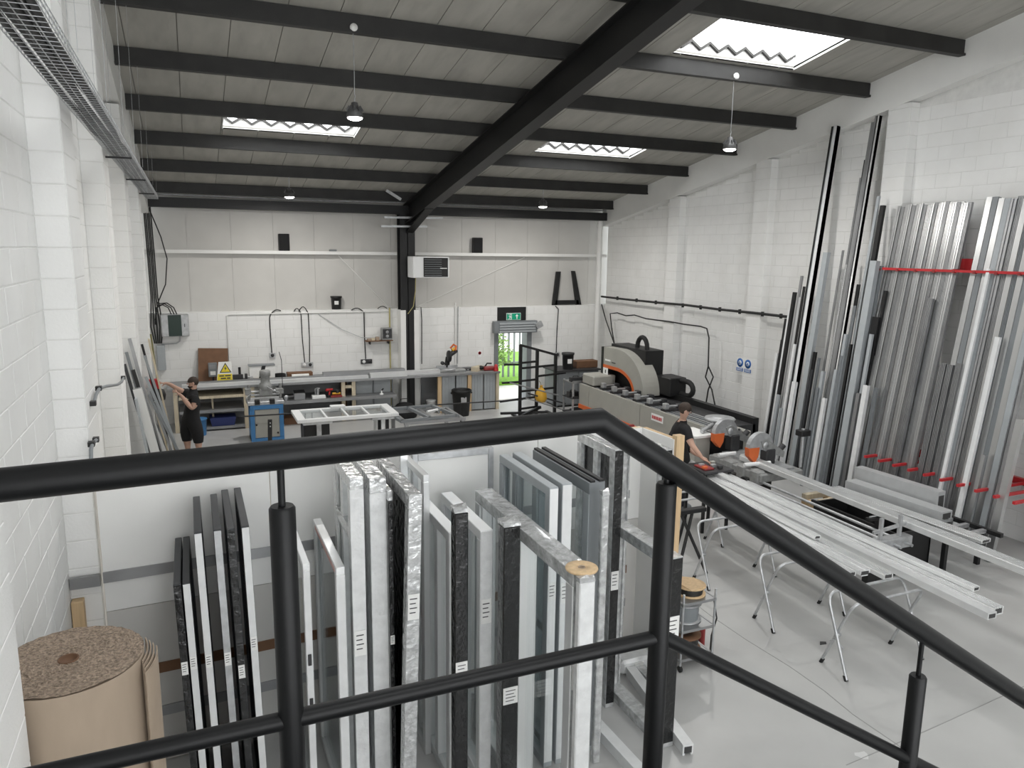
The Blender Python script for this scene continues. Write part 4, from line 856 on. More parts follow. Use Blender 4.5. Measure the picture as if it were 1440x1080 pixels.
for k, (tx, ty, bx, mt, cn) in enumerate(((200,556,214,'slate_coat','narrow slate'),(203,548,219,'alu_dull','narrow dull'),(206,562,224,'grey_coat','narrow grey'),(208,540,228,'black_coat','narrow black'),(210,570,232,'alu_dull','narrow dull'),(212,556,236,'slate_coat','narrow slate'),(213,580,241,'pale_timber','narrow cream'))):
    b_ = PX(bx,650,Z=0); t = PX(tx,ty,Y=b_.y); b_.x = max(b_.x, -.70); t.x = max(t.x, -.755)
    lean('leaning_strip', b_, t, .035, .03, mt, cn+' strip fanned out against the left wall before the tripod stand', 'strip', cn+' strips before the tripod stand' if cn in ('narrow slate','narrow dull') else None, 0)
# black stand with a red clamp before the bearded man
cs = thing('tripod_stand', (-.42, 15.75, 0), 'black tripod stand with red clamp head at the left wall', 'stand')
hp = PX(219,541,Y=15.75); hp.x += -.03
pz = hp.z-.08
for dx, dy in ((.22,-.12),(-.18,-.14),(.02,.24)): MB().tube([(0,0,.35),(dx,dy,.0)], .017, 6).obj('leg', 'black_coat', cs)
MB().tube([(0,0,.3),(hp.x+.42,0,pz)], .022, 8).obj('pole', 'black_coat', cs)
MB().cbox(hp.x+.42-.085,hp.x+.42+.085,-.07,.07,pz,pz+.19,.012).obj('clamp_head', 'red', cs); MB().lathe((hp.x+.47,0,pz-.12), [(.0,-.12),(.13,-.1),(.15,.0),(.12,.1),(0,.12)], 12).obj('cable_drum', 'black_coat', cs)
tub('bucket', (.02,18.3,0), 'blue bucket under the bench behind the bearded man', .17, .42, mt='blue', lid=False)
vm = tool('vacuum_unit', -.15, 18.75, 0, [('body',lambda b:b.lathe((0,0,0),[(.18,0),(.2,.3),(.17,.42),(.1,.52),(0,.55)],16),'white_coat'),('motor_cap',lambda b:b.lathe((0,0,.5),[(.14,0),(.14,.1),(.1,.16),(0,.17)],14),'panel_grey'),('inlet',lambda b:b.tube([(0,-.17,.34),(0,-.24,.34)],.04,10),'black_coat')], 'white workshop vacuum under the bench end', 'vacuum')
# ================================================================== MACHINING CENTRE
mc = thing('machining_centre', (9.7, 13.8, 0), 'long grey machining centre with arched gantry and orange stripe', 'machine')
L0 = mc.location
FX, MY0, MY1 = 8.9, 11.35, 16.4
for a, c in ((MY0,13.6),(13.62,15.9)): MB().prism([(FX,.50),(FX+.06,.46),(FX+.06,1.02),(FX-.0,1.02)], 1, a, c).obj('side_panel', 'machine_grey', mc, L0)
MB().prism([(FX,.50),(FX+.06,.46),(FX+.06,1.02),(FX,1.02)], 1, 15.92, MY1).obj('end_cover', 'machine_grey', mc, L0)
MB().prism([(FX-.02,.40),(FX+.10,.40),(FX+.10,.52),(FX-.02,.50)], 1, MY0, MY1).obj('orange_stripe', 'orange', mc, L0)
MB().box(FX+.12,10.1,MY0+.05,MY1-.05,.0,.46).obj('base', 'black_coat', mc, L0)
MB().box(FX+.06,10.12,MY0,MY1,.46,.98).obj('bed', 'machine_dark', mc, L0)
MB().box(10.06,10.20,MY0,MY1,.8,1.10).obj('rear_guard', 'black_coat', mc, L0)
for k in range(5): MB().box(FX+.12+.11*k,FX+.17+.11*k,MY0+.02,15.8,.98,1.005).obj('slide_rail', 'galv' if k % 2 == 0 else 'slate_coat', mc, L0)
for y in (12.9,13.5,14.0,14.5,15.0,15.5):
    cl_ = MB().box(9.0,9.55,y-.08,y+.08,1.005,1.05).obj('clamp_carriage', 'machine_dark', mc, L0)
    MB().cbox(9.02,9.12,y-.06,y+.06,1.05,1.17,.01).obj('clamp_jaw', 'galv', cl_, L0); MB().cbox(9.36,9.48,y-.07,y+.07,1.05,1.14,.01).obj('clamp_jaw', 'machine_dark', cl_, L0)
    MB().tube([(9.12,y,1.1),(9.36,y,1.1)], .025, 8).obj('clamp_rod', 'galv', cl_, L0)
MB().cbox(8.98,9.62,15.85,16.42,1.02,1.28,.03).obj('head_cover', 'machine_grey', mc, L0)
# arched gantry cover (profile in the YZ plane)
GX = 9.45
def arc_pts(rad_y, rad_z, yc, zc, n=14): return [(yc-rad_y*math.sin(k*math.pi/2/n), zc+rad_z*math.cos(k*math.pi/2/n)) for k in range(n+1)]
ya0, ya1 = 16.2, 15.55
out = [(ya0,1.93)]+arc_pts(1.42,.93,ya1,1.0+.0)
inn = arc_pts(.92,.42,ya1,1.0)[::-1]+[(ya0,1.42)]
pts = [(y,z+.0) for y,z in out]+[(y,z) for y,z in inn]
def strip(b, A, B, x0, x1):
    n = len(A)
    for i in range(n-1):
        b.hexa([(x0,*A[i]),(x0,*A[i+1]),(x0,*B[i+1]),(x0,*B[i]),(x1,*A[i]),(x1,*A[i+1]),(x1,*B[i+1]),(x1,*B[i])])
    return b
A = [(ya0,1.95)]+arc_pts(1.20,.95,ya1,1.02); B = [(ya0,1.52)]+arc_pts(.82,.50,ya1,1.02); C_ = [(ya0,1.44)]+arc_pts(.73,.42,ya1,1.02)
strip(MB(), A, B, GX, GX+.45).obj('gantry_cover', 'machine_grey', mc, L0)
strip(MB(), B, C_, GX-.005, GX+.45).obj('gantry_stripe', 'orange', mc, L0)
MB().box(GX+.25,GX+.75,14.7,16.25,1.0,2.02).obj('gantry_column', 'black_coat', mc, L0)
MB().box(GX-.02,GX+.5,16.2,16.28,1.02,1.95).obj('gantry_edge', 'black_coat', mc, L0)
MB().box(GX-.012,GX-.006,15.95,16.18,1.27,1.44).obj('number_plate', 'sign_white', mc, L0); MB().box(GX-.016,GX-.012,16.04,16.08,1.31,1.39).obj('numeral', 'ink', mc, L0)
MB().box(GX-.012,GX-.003,15.85,16.1,1.62,1.66).obj('maker_plate', 'sign_white', mc, L0); MB().box(GX-.014,GX-.011,15.6,15.78,1.60,1.625).obj('maker_plate', 'ink', mc, L0)
pl = MB().box(FX-.012,FX-.004,12.72,13.15,.78,.93).obj('maker_plate', 'sign_white', mc, L0)
for k in range(8): MB().box(FX-.018,FX-.011,12.76+.046*k,12.785+.046*k+.006*(k % 2),.82,.89).obj('red_letter', 'red', pl, L0)
MB().tube([(GX+.45,14.95,2.0)]+[(GX+.45,15.16-.21*math.cos(a*math.pi/8),2.05+.24*math.sin(a*math.pi/8)) for a in range(9)]+[(GX+.45,15.37,2.0)], .055, 8).obj('cable_chain', 'rubber', mc, L0)
MB().cbox(9.9,10.35,13.95,14.55,1.05,1.48,.02).obj('drive_box', 'black_coat', mc, L0)
MB().tube([(10.2,13.95,1.12)]+[(10.2,13.72-.22*math.sin(a*math.pi/8),1.27-.16*math.cos(a*math.pi/8)) for a in range(9)]+[(10.2,13.95,1.42)], .06, 8).obj('cable_chain', 'rubber', mc, L0)
# supply cables on the right wall
XW = XRP-.03
def wallcab(pts, r, lb):
    P3 = [PX(x,y,X=XW) for x,y in pts]; return cable('clipped_cable', P3, r, lb)
wallcab([(846,417),(880,421),(920,425),(965,429),(1010,435),(1060,440),(1112,446)], .03, 'thick black cable clipped along the right wall at head height')
for k, x in enumerate((868,895,922,960,985,1012,1040,1072,1098)):
    y = 417+(x-846)*.109
    p = PX(x,y,X=XW); o = MB().box(p.x-.02,p.x+.03,p.y-.02,p.y+.02,p.z-.05,p.z+.05).obj('cable_clip', 'black_coat', None, p); tag(o, 'small black clip holding the thick wall cable', 'clip', 'clips of the thick wall cable')
wallcab([(864,484),(860,460),(858,441),(868,440),(880,444),(892,443),(908,448),(922,450),(940,452),(962,456),(985,459),(994,462),(997,475),(996,515)], .018, 'thin black cable rising from the gantry then wavy along the right wall')
wallcab([(996,515),(992,530),(1001,548),(1006,573)], .018, 'hanging flex loop strand nearer the blue signs')
wallcab([(996,515),(1003,530),(996,548),(992,572)], .018, 'hanging flex loop strand nearer the machining centre')
wallcab([(846,428),(852,450),(864,484)], .018, 'slanting black cable from the corner pipe to the gantry')
for k, (x, lb) in enumerate(((13.29,'blue mandatory sign with a round face pictogram on the right wall'),(13.03,'blue mandatory sign with a round ear pictogram on the right wall'))):
    t = thing('mandatory_sign', (XRP-.006, x, 1.68), lb, 'sign')
    MB().box(-.008,0,-.115,.115,.0,.30).obj('plate', 'sign_white', t)
    MB().lathe((-.012,0,.20), [(0,0),(.10,0),(.10,.004)], 20, axis=0).obj('blue_disc', 'sign_blue', t)
    MB().box(-.012,-.008,-.11,.11,.01,.085).obj('blue_panel', 'sign_blue', t)
    MB().lathe((-.016,0,.20), [(0,0),(.05,0),(.05,.004)], 12, axis=0).obj('pictogram', 'sign_white', t)
    MB().box(-.020,-.015,-.03,.03,.175,.195).box(-.020,-.015,-.02,.02,.205,.225).obj('pictogram_detail', 'sign_blue', t)
    for z in (.03,.06): MB().box(-.015,-.011,-.09,.09,z,z+.012).obj('wording', 'sign_white', t)
# ================================================================== END MILL + DOUBLE MITRE SAW
em = thing('end_mill', (8.95, 11.0, 0), 'end milling machine with dark cabinet and round silver table', 'machine')
MB().cbox(-.42,.45,-.28,.28,0,.95,.01).obj('cabinet', 'black_coat', em); MB().cbox(-.75,-.42,-.3,.25,.0,1.02,.01).obj('side_cover', 'machine_grey', em)
MB().box(-.80,-.36,-.34,.3,1.02,1.06).obj('cover_lip', 'paper', em); MB().cbox(.35,.50,-.30,.25,.4,1.05,.01).obj('end_cover', 'machine_grey', em)
MB().cbox(-.30,.34,-.25,.2,.95,1.08,.02).obj('head', 'cast_grey', em); MB().lathe((0,0,1.22), [(.12,-.14),(.14,0),(.27,.01),(.29,.04),(.27,.06),(.16,.06),(.15,.08),(0,.08)], 18).obj('round_table', 'galv', em)
MB().tube([(-.2,-.1,1.2),(-.55,-.2,1.1)], .04, 8).obj('clamp_arm', 'galv', em)
for k in range(4): MB().tube([(-.2+.13*k,-.28,1.0),(-.2+.13*k,-.34,1.12)], .02, 6).obj('lever', 'machine_dark', em)
fe_ = thing('fire_extinguisher', (8.42, 10.42, 0), 'small red fire extinguisher beside the end mill', 'extinguisher')
fe_.location.z = .0
MB().lathe((0,0,0), [(.07,0),(.08,.03),(.08,.45),(.05,.52),(.025,.55)], 14).obj('cylinder', 'red', fe_); MB().box(-.02,.02,-.06,.06,.55,.62).obj('valve', 'black_coat', fe_); MB().tube([(0,.05,.58),(.02,.12,.45),(.02,.1,.2)], .012, 6).obj('hose', 'black_coat', fe_)
sw = thing('double_mitre_saw', (8.75, 10.1, 0), 'double head mitre saw with round guards and orange shields', 'saw')
LS = sw.location
MB().cbox(8.35,9.25,9.15,10.5,.62,.76,.02).obj('cast_bed', 'cast_grey', sw, LS)
MB().cbox(8.5,9.15,9.75,10.4,0,.62,.01).obj('pedestal', 'black_coat', sw, LS)
for k in range(4): MB().cbox(8.33,8.50,9.2+.33*k,9.42+.33*k,.56,.80,.03).obj('casting', 'cast_grey', sw, LS)
MB().box(8.6,9.1,9.2,10.45,.76,.80).obj('table', 'galv', sw, LS)
def sawhead(px, y, lb):
    c = PX(px[0],px[1],Y=y); x, z = c.x, c.z
    n = 14; R = .25
    g_ = MB()
    A = [(x-R*math.cos(a*math.pi*1.05/n), z+R*math.sin(a*math.pi*1.05/n)) for a in range(n+1)]
    g_.prism(A+[(x+R*.6,z-.06),(x-R*.6,z-.03)], 1, y-.045, y+.045)
    h_ = g_.obj('blade_guard', 'galv', sw, LS)
    MB().prism([(x-R-.01,z+.0),(x-.04,z+.0),(x-.06,z-.16),(x-R*.5,z-.26),(x-R+.0,z-.14)], 1, y-.055, y+.055).obj('orange_shield', 'orange', h_, LS)
    MB().prism([(x-.02,z+.10),(x+.10,z+.13),(x+.50,z-.12),(x+.48,z-.22),(x+.05,z-.06)], 1, y-.06, y+.06).obj('arm', 'cast_grey', h_, LS)
    MB().lathe((x+.08,y-.075,z+.03), [(0,0),(.05,0),(.06,.03)], 12, axis=1).obj('blade_hub', 'galv', h_, LS)
    MB().cbox(x+.1,x+.3,y-.08,y+.10,.8,z-.05,.02).obj('column', 'machine_dark', h_, LS)
    MB().tube([(x+.42,y,z-.12),(x+.52,y,z-.02)], .05, 8).obj('motor', 'machine_dark', h_, LS)
sawhead((1019,608), 10.45, ''); sawhead((1068,628), 9.55, '')
MB().tube([(8.25,9.45,.86),(8.75,9.4,.86)], .035, 8).tube([(8.25,10.1,.86),(8.6,10.1,.86)], .035, 8).obj('clamp_cylinder', 'white_coat', sw, LS)
MB().lathe((8.30,9.5,.55), [(.06,0),(.09,.0),(.09,.02),(.06,.02),(.06,0)], 14, axis=0).obj('hand_wheel', 'black_coat', sw, LS)
MB().tube([(9.32,9.3,.76),(9.32,9.3,1.42)], .03, 8).obj('mast', 'galv', sw, LS); MB().cbox(9.22,9.42,9.22,9.38,1.30,1.40,.01).obj('mast_box', 'black_coat', sw, LS)
# rails and far end of the saw line
for x, r in ((7.95,.028),(8.22,.022),(8.42,.022)): MB().tube([(x,9.3,.62),(x-.05,6.35,.62)], r, 8).obj('guide_tube', 'galv', sw, LS)
MB().cbox(7.80,8.5,6.45,6.6,.55,.70,.01).obj('stop_carriage', 'galv', sw, LS)
for x in (7.98,8.32): MB().box(x-.02,x+.02,6.5,6.54,.7,.98).obj('stop_upright', 'galv', sw, LS)
MB().beam((7.85,6.52,.8),(8.45,6.52,.86),.03,.04).obj('stop_bar', 'galv', sw, LS)
for y in (6.7,8.1): MB().box(8.0,8.3,y-.05,y+.05,.0,.58).obj('rail_stand', 'black_coat', sw, LS)
bb = thing('waste_bin', (8.9, 7.3, 0), 'large black open bin under the far end of the saw line', 'bin')
x0,x1,y0,y1 = 8.55,9.25,6.75,8.2
b = MB()
for q in ((x0,x0+.03,y0,y1),(x1-.03,x1,y0,y1),(x0,x1,y0,y0+.03),(x0,x1,y1-.03,y1)): b.box(*q,.0,.60)
b.box(x0,x1,y0,y1,0,.03); b.obj('walls', 'black_coat', bb, bb.location)
for q in ((x0-.03,x0+.01,y0-.03,y1+.03),(x1-.01,x1+.03,y0-.03,y1+.03)): MB().box(*q,.57,.62).obj('rim', 'black_coat', bb, bb.location)
pa = thing('timber_pallet_block', (9.55, 8.95, 0), 'small pale timber crate frame behind the long saw beam', 'crate')
for y in (-.17,.17): MB().cbox(-.28,.28,y-.05,y+.05,.0,.09,.006).cbox(-.28,.28,y-.05,y+.05,.25,.34,.006).obj('board', 'pale_timber', pa)
for x in (-.24,.24): MB().cbox(x-.05,x+.05,-.21,.21,.09,.25,.006).obj('bearer', 'timber', pa)
# long stock lying on the saw line
def lying(name, a, c, w, h, mt, lb, kind=3, grp=None, cat='aluminium profile'):
    a, c = V(a), V(c); mid = (a+c)/2; mid.z = min(a.z,c.z)
    t = thing(name, mid, lb, cat, grp)
    MB().prof(a-mid+V((0,0,h/2)), c-mid+V((0,0,h/2)), [(x,-y) for x,y in extr(w,h,kind)]).obj('extrusion', mt, t)
    d = (c-a).normalized(); e = c-mid+V((0,0,h/2))
    MB().prof(e-d*.004, e+d*.001, [(-w*.36,-h*.32),(w*.36,-h*.32),(w*.36,h*.30),(-w*.36,h*.30)]).obj('end_shade_plate', 'ink', t)  # black plate painted as the shade inside a hollow end
    return t
lying('saw_stock', (8.60,9.9,.80), (8.42,4.3,.80), .14, .10, 'alu', 'long bright profile lying through the double mitre saw')
for y in (4.45, 7.0):
    t = thing('roller_stand', (8.5, y, 0), ['black roller stand under the bright saw profile before the waste bin','black roller stand under the bright saw profile beside the waste bin'][int(y > 6)], 'stand')
    MB().box(-.20,.16,-.04,.04,.74,.775).obj('head', 'black_coat', t); MB().tube([(-.17,0,.787),(.13,0,.787)], .012, 8).obj('roller', 'galv', t)
    MB().box(-.03,.03,-.03,.03,.02,.74).obj('column', 'black_coat', t); MB().box(-.2,.2,-.03,.03,0,.02).box(-.03,.03,-.2,.2,0,.02).obj('base', 'black_coat', t)
lt = thing('infeed_table', (9.75, 7.5, 0), 'low infeed table with fluted roller strip before the stock rack', 'table')
for x in (9.35,10.05):
    for y in (6.6,8.5): MB().box(x-.03,x+.03,y-.03,y+.03,0,.5).obj('leg', 'black_coat', lt, lt.location)
    MB().box(x-.03,x+.03,6.3,8.75,.5,.56).obj('rail', 'black_coat', lt, lt.location)
for k in range(9): MB().box(9.3,10.1,6.5+.25*k,6.56+.25*k,.5,.55).obj('slat', 'galv', lt, lt.location)
lying('fluted_strip', (9.38,8.6,.565), (9.50,6.15,.565), .20, .05, 'alu', 'fluted aluminium strip on the infeed table edge')
lying('wide_trough', (9.72,8.6,.565), (9.80,6.95,.565), .24, .13, 'light_grey', 'wide grey channel lying between the fluted strip and tall trough', 1)
lying('tall_trough', (9.98,8.7,.565), (10.06,7.25,.565), .17, .30, 'light_grey', 'tall grey trough section lying along the foot of the rack', 1)
# ================================================================== STOCK RACK + STOCK ON RIGHT WALL
sr = thing('stock_rack', (11.0, 8.0, .5), 'red wall rack with short pegs and a long retaining bar', 'rack')
RL = sr.location
for k in range(11):
    y = 8.87-.279*k
    MB().box(10.30,11.48,y-.02,y+.02,.93,.97).obj('peg', 'red', sr, RL)
MB().box(11.40,11.47,5.9,9.2,.90,1.0).obj('lower_rail', 'red', sr, RL)
MB().box(10.955,10.985,5.6,9.72,4.05,4.09).obj('retaining_bar', 'red', sr, RL)
for k in range(12): MB().box(10.945,10.995,9.5-.34*k-.02,9.5-.34*k+.02,4.035,4.075).obj('bar_clip', 'dark_red', sr, RL)
for y in (8.15,): MB().box(11.2,11.47,y-.12,y+.12,4.06,4.26).obj('bracket_plate', 'red', sr, RL); MB().box(10.97,11.3,y-.02,y+.02,4.06,4.1).obj('bracket_arm', 'dark_red', sr, RL)
for y in (8.35,): MB().box(11.3,11.47,y-.09,y+.09,1.02,1.3).obj('bracket_plate', 'dark_red', sr, RL)
GRP = {}
def stock(px, py, w, mt, kind, cn, xb=10.6, off=None, d=None, face=None, dy=0.0):
    # all lengths lie parallel, leaning back on the wall; front layers stand a little further out
    rack = px > 1262; m_ = .148 if rack else .102; x_0 = 10.46 if rack else 10.57
    if off is None: off = max(0, 10.62-xb)*.9 if not rack else max(0, 10.40-xb)*1.1
    X = 11.0
    for _ in range(6): X = x_0-off+m_*PX(px, py, X=X).z
    t = PX(px, py, X=X); d = d or w*.75; xb = x_0-off
    if kind == 3: nm, word = 'fluted_profile', 'fluted'
    else: nm, word = 'smooth_profile', 'smooth'
    # height class for labels
    hc = 'full height' if t.z > 6 else ('tall' if t.z > 4.6 else ('mid height' if t.z > 3.2 else ('shoulder height' if t.z > 2.2 else 'short')))
    where = 'in the red rack' if px > 1262 else 'on the right wall beside the blue signs' if px < 1185 else 'on the right wall next to the red rack'
    lb = '%s %s %s length leaning %s' % (cn, word, hc, where)
    GRP.setdefault(lb, []).append(lean(nm, (xb, t.y+dy, 0), t, w, d, mt, lb, 'aluminium profile', None, kind, face))
TW = [(-.5,.0,'pale_tape'),(.15,.5,'black_coat')]
S1 = [(1093,497,.06,'pale_tape',1,'pale',10.75),(1101,478,.07,'black_coat',0,'black',10.8),(1106,448,.06,'black_coat',0,'black',10.78),(1111,434,.05,'pale_tape',1,'pale',10.74),(1118,411,.07,'black_coat',0,'black',10.8),
      (1124,418,.045,'pale_tape',1,'pale',10.72),(1128,388,.05,'alu_dull',1,'dull metal',10.72),(1132,403,.06,'black_coat',0,'black',10.74),(1139,385,.06,'pale_tape',1,'pale',10.68),(1163,355,.11,'grey_coat',1,'slate grey',10.72),
      (1118,484,.06,'pale_tape',1,'pale',10.55),(1118,537,.09,'pale_tape',0,'pale',10.48),(1095,555,.06,'grey_coat',1,'slate grey',10.52),(1099,574,.06,'grey_coat',2,'slate grey',10.50),
      (1147,495,.07,'black_coat',2,'black',10.55),(1152,503,.05,'slate_coat',3,'dark grey',10.5),(1158,522,.07,'grey_coat',1,'slate grey',10.48),(1160,560,.07,'pale_tape',1,'pale',10.42),(1150,545,.05,'slate_coat',2,'dark grey',10.42),(1142,520,.06,'anthracite',2,'anthracite',10.5),
      (1186,352,.04,'alu_dull',2,'dull metal',10.7),(1191,372,.04,'pale_tape',1,'pale',10.66),(1223,199,.035,'slate_coat',0,'dark grey',10.66),(1217,225,.035,'black_coat',0,'black',10.68),(1211,250,.04,'alu_dull',2,'dull metal',10.66),
      (1236,276,.05,'grey_coat',1,'slate grey',10.72),(1242,289,.08,'black_coat',0,'black',10.78),(1231,367,.13,'grey_coat',0,'slate grey',10.50),(1240,374,.05,'slate_coat',1,'dark grey',10.6),(1246,409,.05,'black_coat',0,'black',10.8),
      (1234,446,.13,'black_coat',0,'black',10.6),(1219,542,.09,'pale_tape',1,'pale',10.40),(1208,553,.07,'alu_dull',1,'dull metal',10.42),(1197,484,.05,'black_coat',0,'black',10.5),(1232,545,.06,'slate_coat',3,'dark grey',10.45),
      (1203,430,.05,'slate_coat',2,'dark grey',10.55),(1208,400,.06,'black_coat',2,'black',10.56),(1190,470,.06,'grey_coat',1,'slate grey',10.5),(1184,500,.05,'slate_coat',2,'dark grey',10.48),(1176,520,.06,'grey_coat',1,'slate grey',10.46),(1226,470,.06,'grey_coat',1,'slate grey',10.5)]
for q in S1: stock(*q)
stock(1176,178,.13,'grey_coat',0,'grey and black',10.62, face=TW)
stock(1236,163,.09,'alu_bright',0,'striped',10.64, face=[(-.5,-.15,'alu_bright'),(-.1,.15,'black_coat'),(.2,.5,'alu_dull')])
stock(1229,172,.07,'alu_dull',1,'dull metal',10.60)
random.seed(11)
x = 1266.
mats3 = ['alu_stock','alu_dull','alu_stock','alu_stock','alu_dull','alu_stock']
k = 0
while x < 1366:
    stock(x, 290-(x-1266)*.07+random.uniform(-2,2), .060, mats3[k % 6], 3 if k % 3 else 2, ['bright','dull metal','bright','bright','dull metal','bright'][k % 6], 10.42, random.uniform(-.015,.015), d=.05); x += 5.25; k += 1
k = 0
x = 1394.
while x < 1500:
    m3 = ['alu_stock','slate_coat','alu_stock','grey_coat','alu_dull','alu_dull','alu_stock','slate_coat'][k % 8]
    stock(x, 279+random.uniform(-3,1), .088, m3, [1,0,1,0,2,3,1,3][k % 8], {'alu_stock':'bright','slate_coat':'dark grey','grey_coat':'slate grey','alu_dull':'dull metal'}[m3], 10.40, random.uniform(-.015,.015), d=.07); x += 8.6; k += 1
for q in ((1328,511,.10,'alu_dull',3,'dull metal',10.34),(1338,513,.10,'alu_dull',3,'dull metal',10.36),(1350,511,.09,'alu_dull',3,'dull metal',10.36),(1404,474,.07,'pale_tape',0,'pale',10.28),(1391,378,.05,'pale_tape',0,'pale',10.32),(1310,420,.08,'alu_dull',3,'dull metal',10.33),(1436,590,.10,'alu_stock',0,'bright',10.25),(1384,640,.06,'alu_stock',1,'bright',10.26)):
    stock(*q)
ORD = ['first','second','third','fourth','fifth','sixth','seventh','eighth','ninth','tenth','eleventh','twelfth','thirteenth','fourteenth','fifteenth','sixteenth','seventeenth','eighteenth','nineteenth','twentieth']
rk_ = []; byk = {}
for lb, os_ in list(GRP.items()):
    if 'tall length leaning in the red rack' in lb: rk_ += os_; continue
    byk.setdefault(lb.split(' length')[0], []).extend(os_)
for kk, os_ in byk.items():
    if len(os_) > 1:
        os_.sort(key=lambda o: -o.location.y)
        for i, o in enumerate(os_):
            o['label'] = '%s %s length from the rear corner on the right wall' % (ORD[i], kk); o['group'] = kk+' lengths on the right wall'
for side, sel in (('saw', [o for o in rk_ if o.location.y > 8.05]), ('stair', [o for o in rk_ if o.location.y <= 8.05])):
    sel.sort(key=lambda o: abs(o.location.y-8.05))
    for i, o in enumerate(sel):
        o['label'] = '%s, %s from the red bracket on the %s side' % (o['label'].replace(' leaning in the red rack',''), ORD[i], side)
        o['group'] = 'tall lengths in the red rack'
# ================================================================== PROFILE BUNDLE ON FOLDING TRESTLES
def trestle(y, lb, x0=5.95, x1=7.05):
    t = thing('folding_trestle', ((x0+x1)/2, y, 0), lb, 'trestle')
    xm = (x0+x1)/2
    for s_, dx in ((1,0.),(-1,.04)):
        a, c = x0+dx-xm, x1-dx-xm
        yb, yt = -.19*s_, .15*s_
        def P(xx, f_): return (xx, yb+(yt-yb)*f_, .012+.80*f_)
        n = 5
        left = [P(a,0), P(a,.55), P(a,.86)]+[(a+.10*(1-math.cos(q*math.pi/2/n)), P(a,.86+.14*math.sin(q*math.pi/2/n))[1], P(a,.86+.14*math.sin(q*math.pi/2/n))[2]) for q in range(1,n+1)]
        right = [(c-(p[0]-a), p[1], p[2]) for p in left][::-1]
        MB().tube(left+right, .016, 8).obj('tube_frame', 'galv', t)
        for xx in (a, c): MB().tube([(xx,yb,.0),(xx,yb+.025*s_,.05)], .021, 8).obj('rubber_foot', 'rubber', t)
    for xx in (x0+.02-xm, x1-.02-xm): MB().lathe((xx-.03,-.01,.42), [(0,0),(.02,0),(.02,.06),(0,.06)], 8, axis=0).obj('pivot', 'galv', t)
    MB().tube([(x0-xm+.03,-.09,.3),(x0-xm+.02,.0,.36),(x0-xm+.03,.09,.3)], .006, 5).obj('chain', 'galv', t)
trestle(5.27, 'folding tube trestle under the free end of the aluminium bundle'); trestle(6.32, 'folding tube trestle, second from the free end of the bundle'); trestle(7.5, 'folding tube trestle, third from the free end of the bundle'); trestle(8.6, 'folding tube trestle near the man at the saw')
zt_ = .836
bund = [((7.42,10.0),(7.12,4.40),.13,.08,'alu_bright','bright channel on the saw side edge of the bundle',3),((7.27,10.05),(6.97,4.36),.12,.07,'alu','fluted length with open end projecting furthest from the bundle',1),
        ((7.55,9.7),(7.33,4.85),.12,.08,'alu_bright','bright fluted length on top of the saw side of the bundle',3),((7.10,10.0),(6.80,5.4),.13,.06,'alu','flat length in the middle of the bundle',3),
        ((6.95,9.9),(6.62,5.55),.14,.07,'alu_bright','bright length ending short beside the first trestle',2),((6.80,9.6),(6.48,5.6),.12,.05,'alu','thin length on the stair side of the bundle',3)]
for k, (a, c, w_, h_, mt, lb, kd) in enumerate(bund):
    z = zt_+(.0 if k != 2 else .0)
    lying('bundle_profile', (*a,z), (*c,z), w_, h_, mt, lb, kd)
for k, (a, c, lb) in enumerate((((7.36,9.2),(7.24,4.72),'bright narrow length lying on top along the saw side of the bundle'),((7.0,9.3),(6.78,6.4),'bright narrow length lying on top of the flat middle length'))):
    lying('bundle_profile', (*a,zt_+.085), (*c,zt_+.085), .09, .045, 'alu_bright', lb, 3)
# loose things on the floor
tool('pipe_offcut', 9.0, 4.35, 0, [('tube',lambda b:b.tube([(-.1,0,.03),(.35,-.12,.03)],.03,10),'black_coat'),('cap',lambda b:b.tube([(-.12,.005,.03),(-.08,-.005,.03)],.036,10),'black_coat')], 'short black pipe offcut lying alone on the floor', 'pipe')
for k, (x, y, lb) in enumerate(((4.9,4.0,'dark scrap flake on the floor by the stair'),(6.3,5.75,'small scrap flake under the bundle'))):
    o = MB().prism([(-.05,-.02),(.03,-.035),(.06,.0),(.0,.03)], 2, 0, .008).obj('scrap', 'ink'); o.location = (x,y,0); tag(o, lb, 'scrap')
# trailing leads behind the saw
for k, (pts, lb) in enumerate(((((8.2,9.0,.012),(8.5,8.6,.012),(9.0,8.5,.012),(9.4,8.7,.012),(9.9,8.8,.012)),'black lead snaking on the floor between saw and rack'),(((9.0,9.1,.012),(9.3,8.3,.012),(10.0,8.95,.012),(10.25,9.6,.012)),'black lead curling behind the pale timber crate'),(((8.2,9.7,.012),(7.9,9.3,.012),(8.1,8.8,.012),(8.6,9.0,.012)),'black lead looping at the foot of the double saw'))):
    cable('trailing_lead', pts, .012, lb)
# ================================================================== BOARD PARTITION
PZ = 2.44
_e0, _e1 = PX(945,720,Y=6.08), PX(955.5,720,Y=6.08)
pa0, pa1 = V((-.76,6.36,0)), V((4.40,6.66,0)); pw = V((_e0.x+.01,6.10,0))
pt = thing('board_partition', (2.0, 6.5, 0), 'white board partition with plywood top edge behind the stored frames', 'partition')
LP = pt.location
def wallseg(a, b, z0, z1, t0, t1, mt, nm):
    d = (b-a).normalized(); n = V((d.y,-d.x,0))   # n points to the viewer side
    p = [a+n*t0, b+n*t0, b+n*t1, a+n*t1]
    return MB().hexa([(q.x,q.y,z0) for q in p]+[(q.x,q.y,z1) for q in p]).obj(nm, mt, pt, LP)
nseg = 4
for k in range(nseg):
    a, b = pa0.lerp(pa1,k/nseg), pa0.lerp(pa1,(k+1)/nseg); d = (b-a).normalized()*.003
    wallseg(a+d, b-d, 1.43, PZ-.002, 0, .018, 'white_paint', 'upper_board'); wallseg(a+d, b-d, .01, 1.425, 0, .018, 'cladding', 'lower_board')
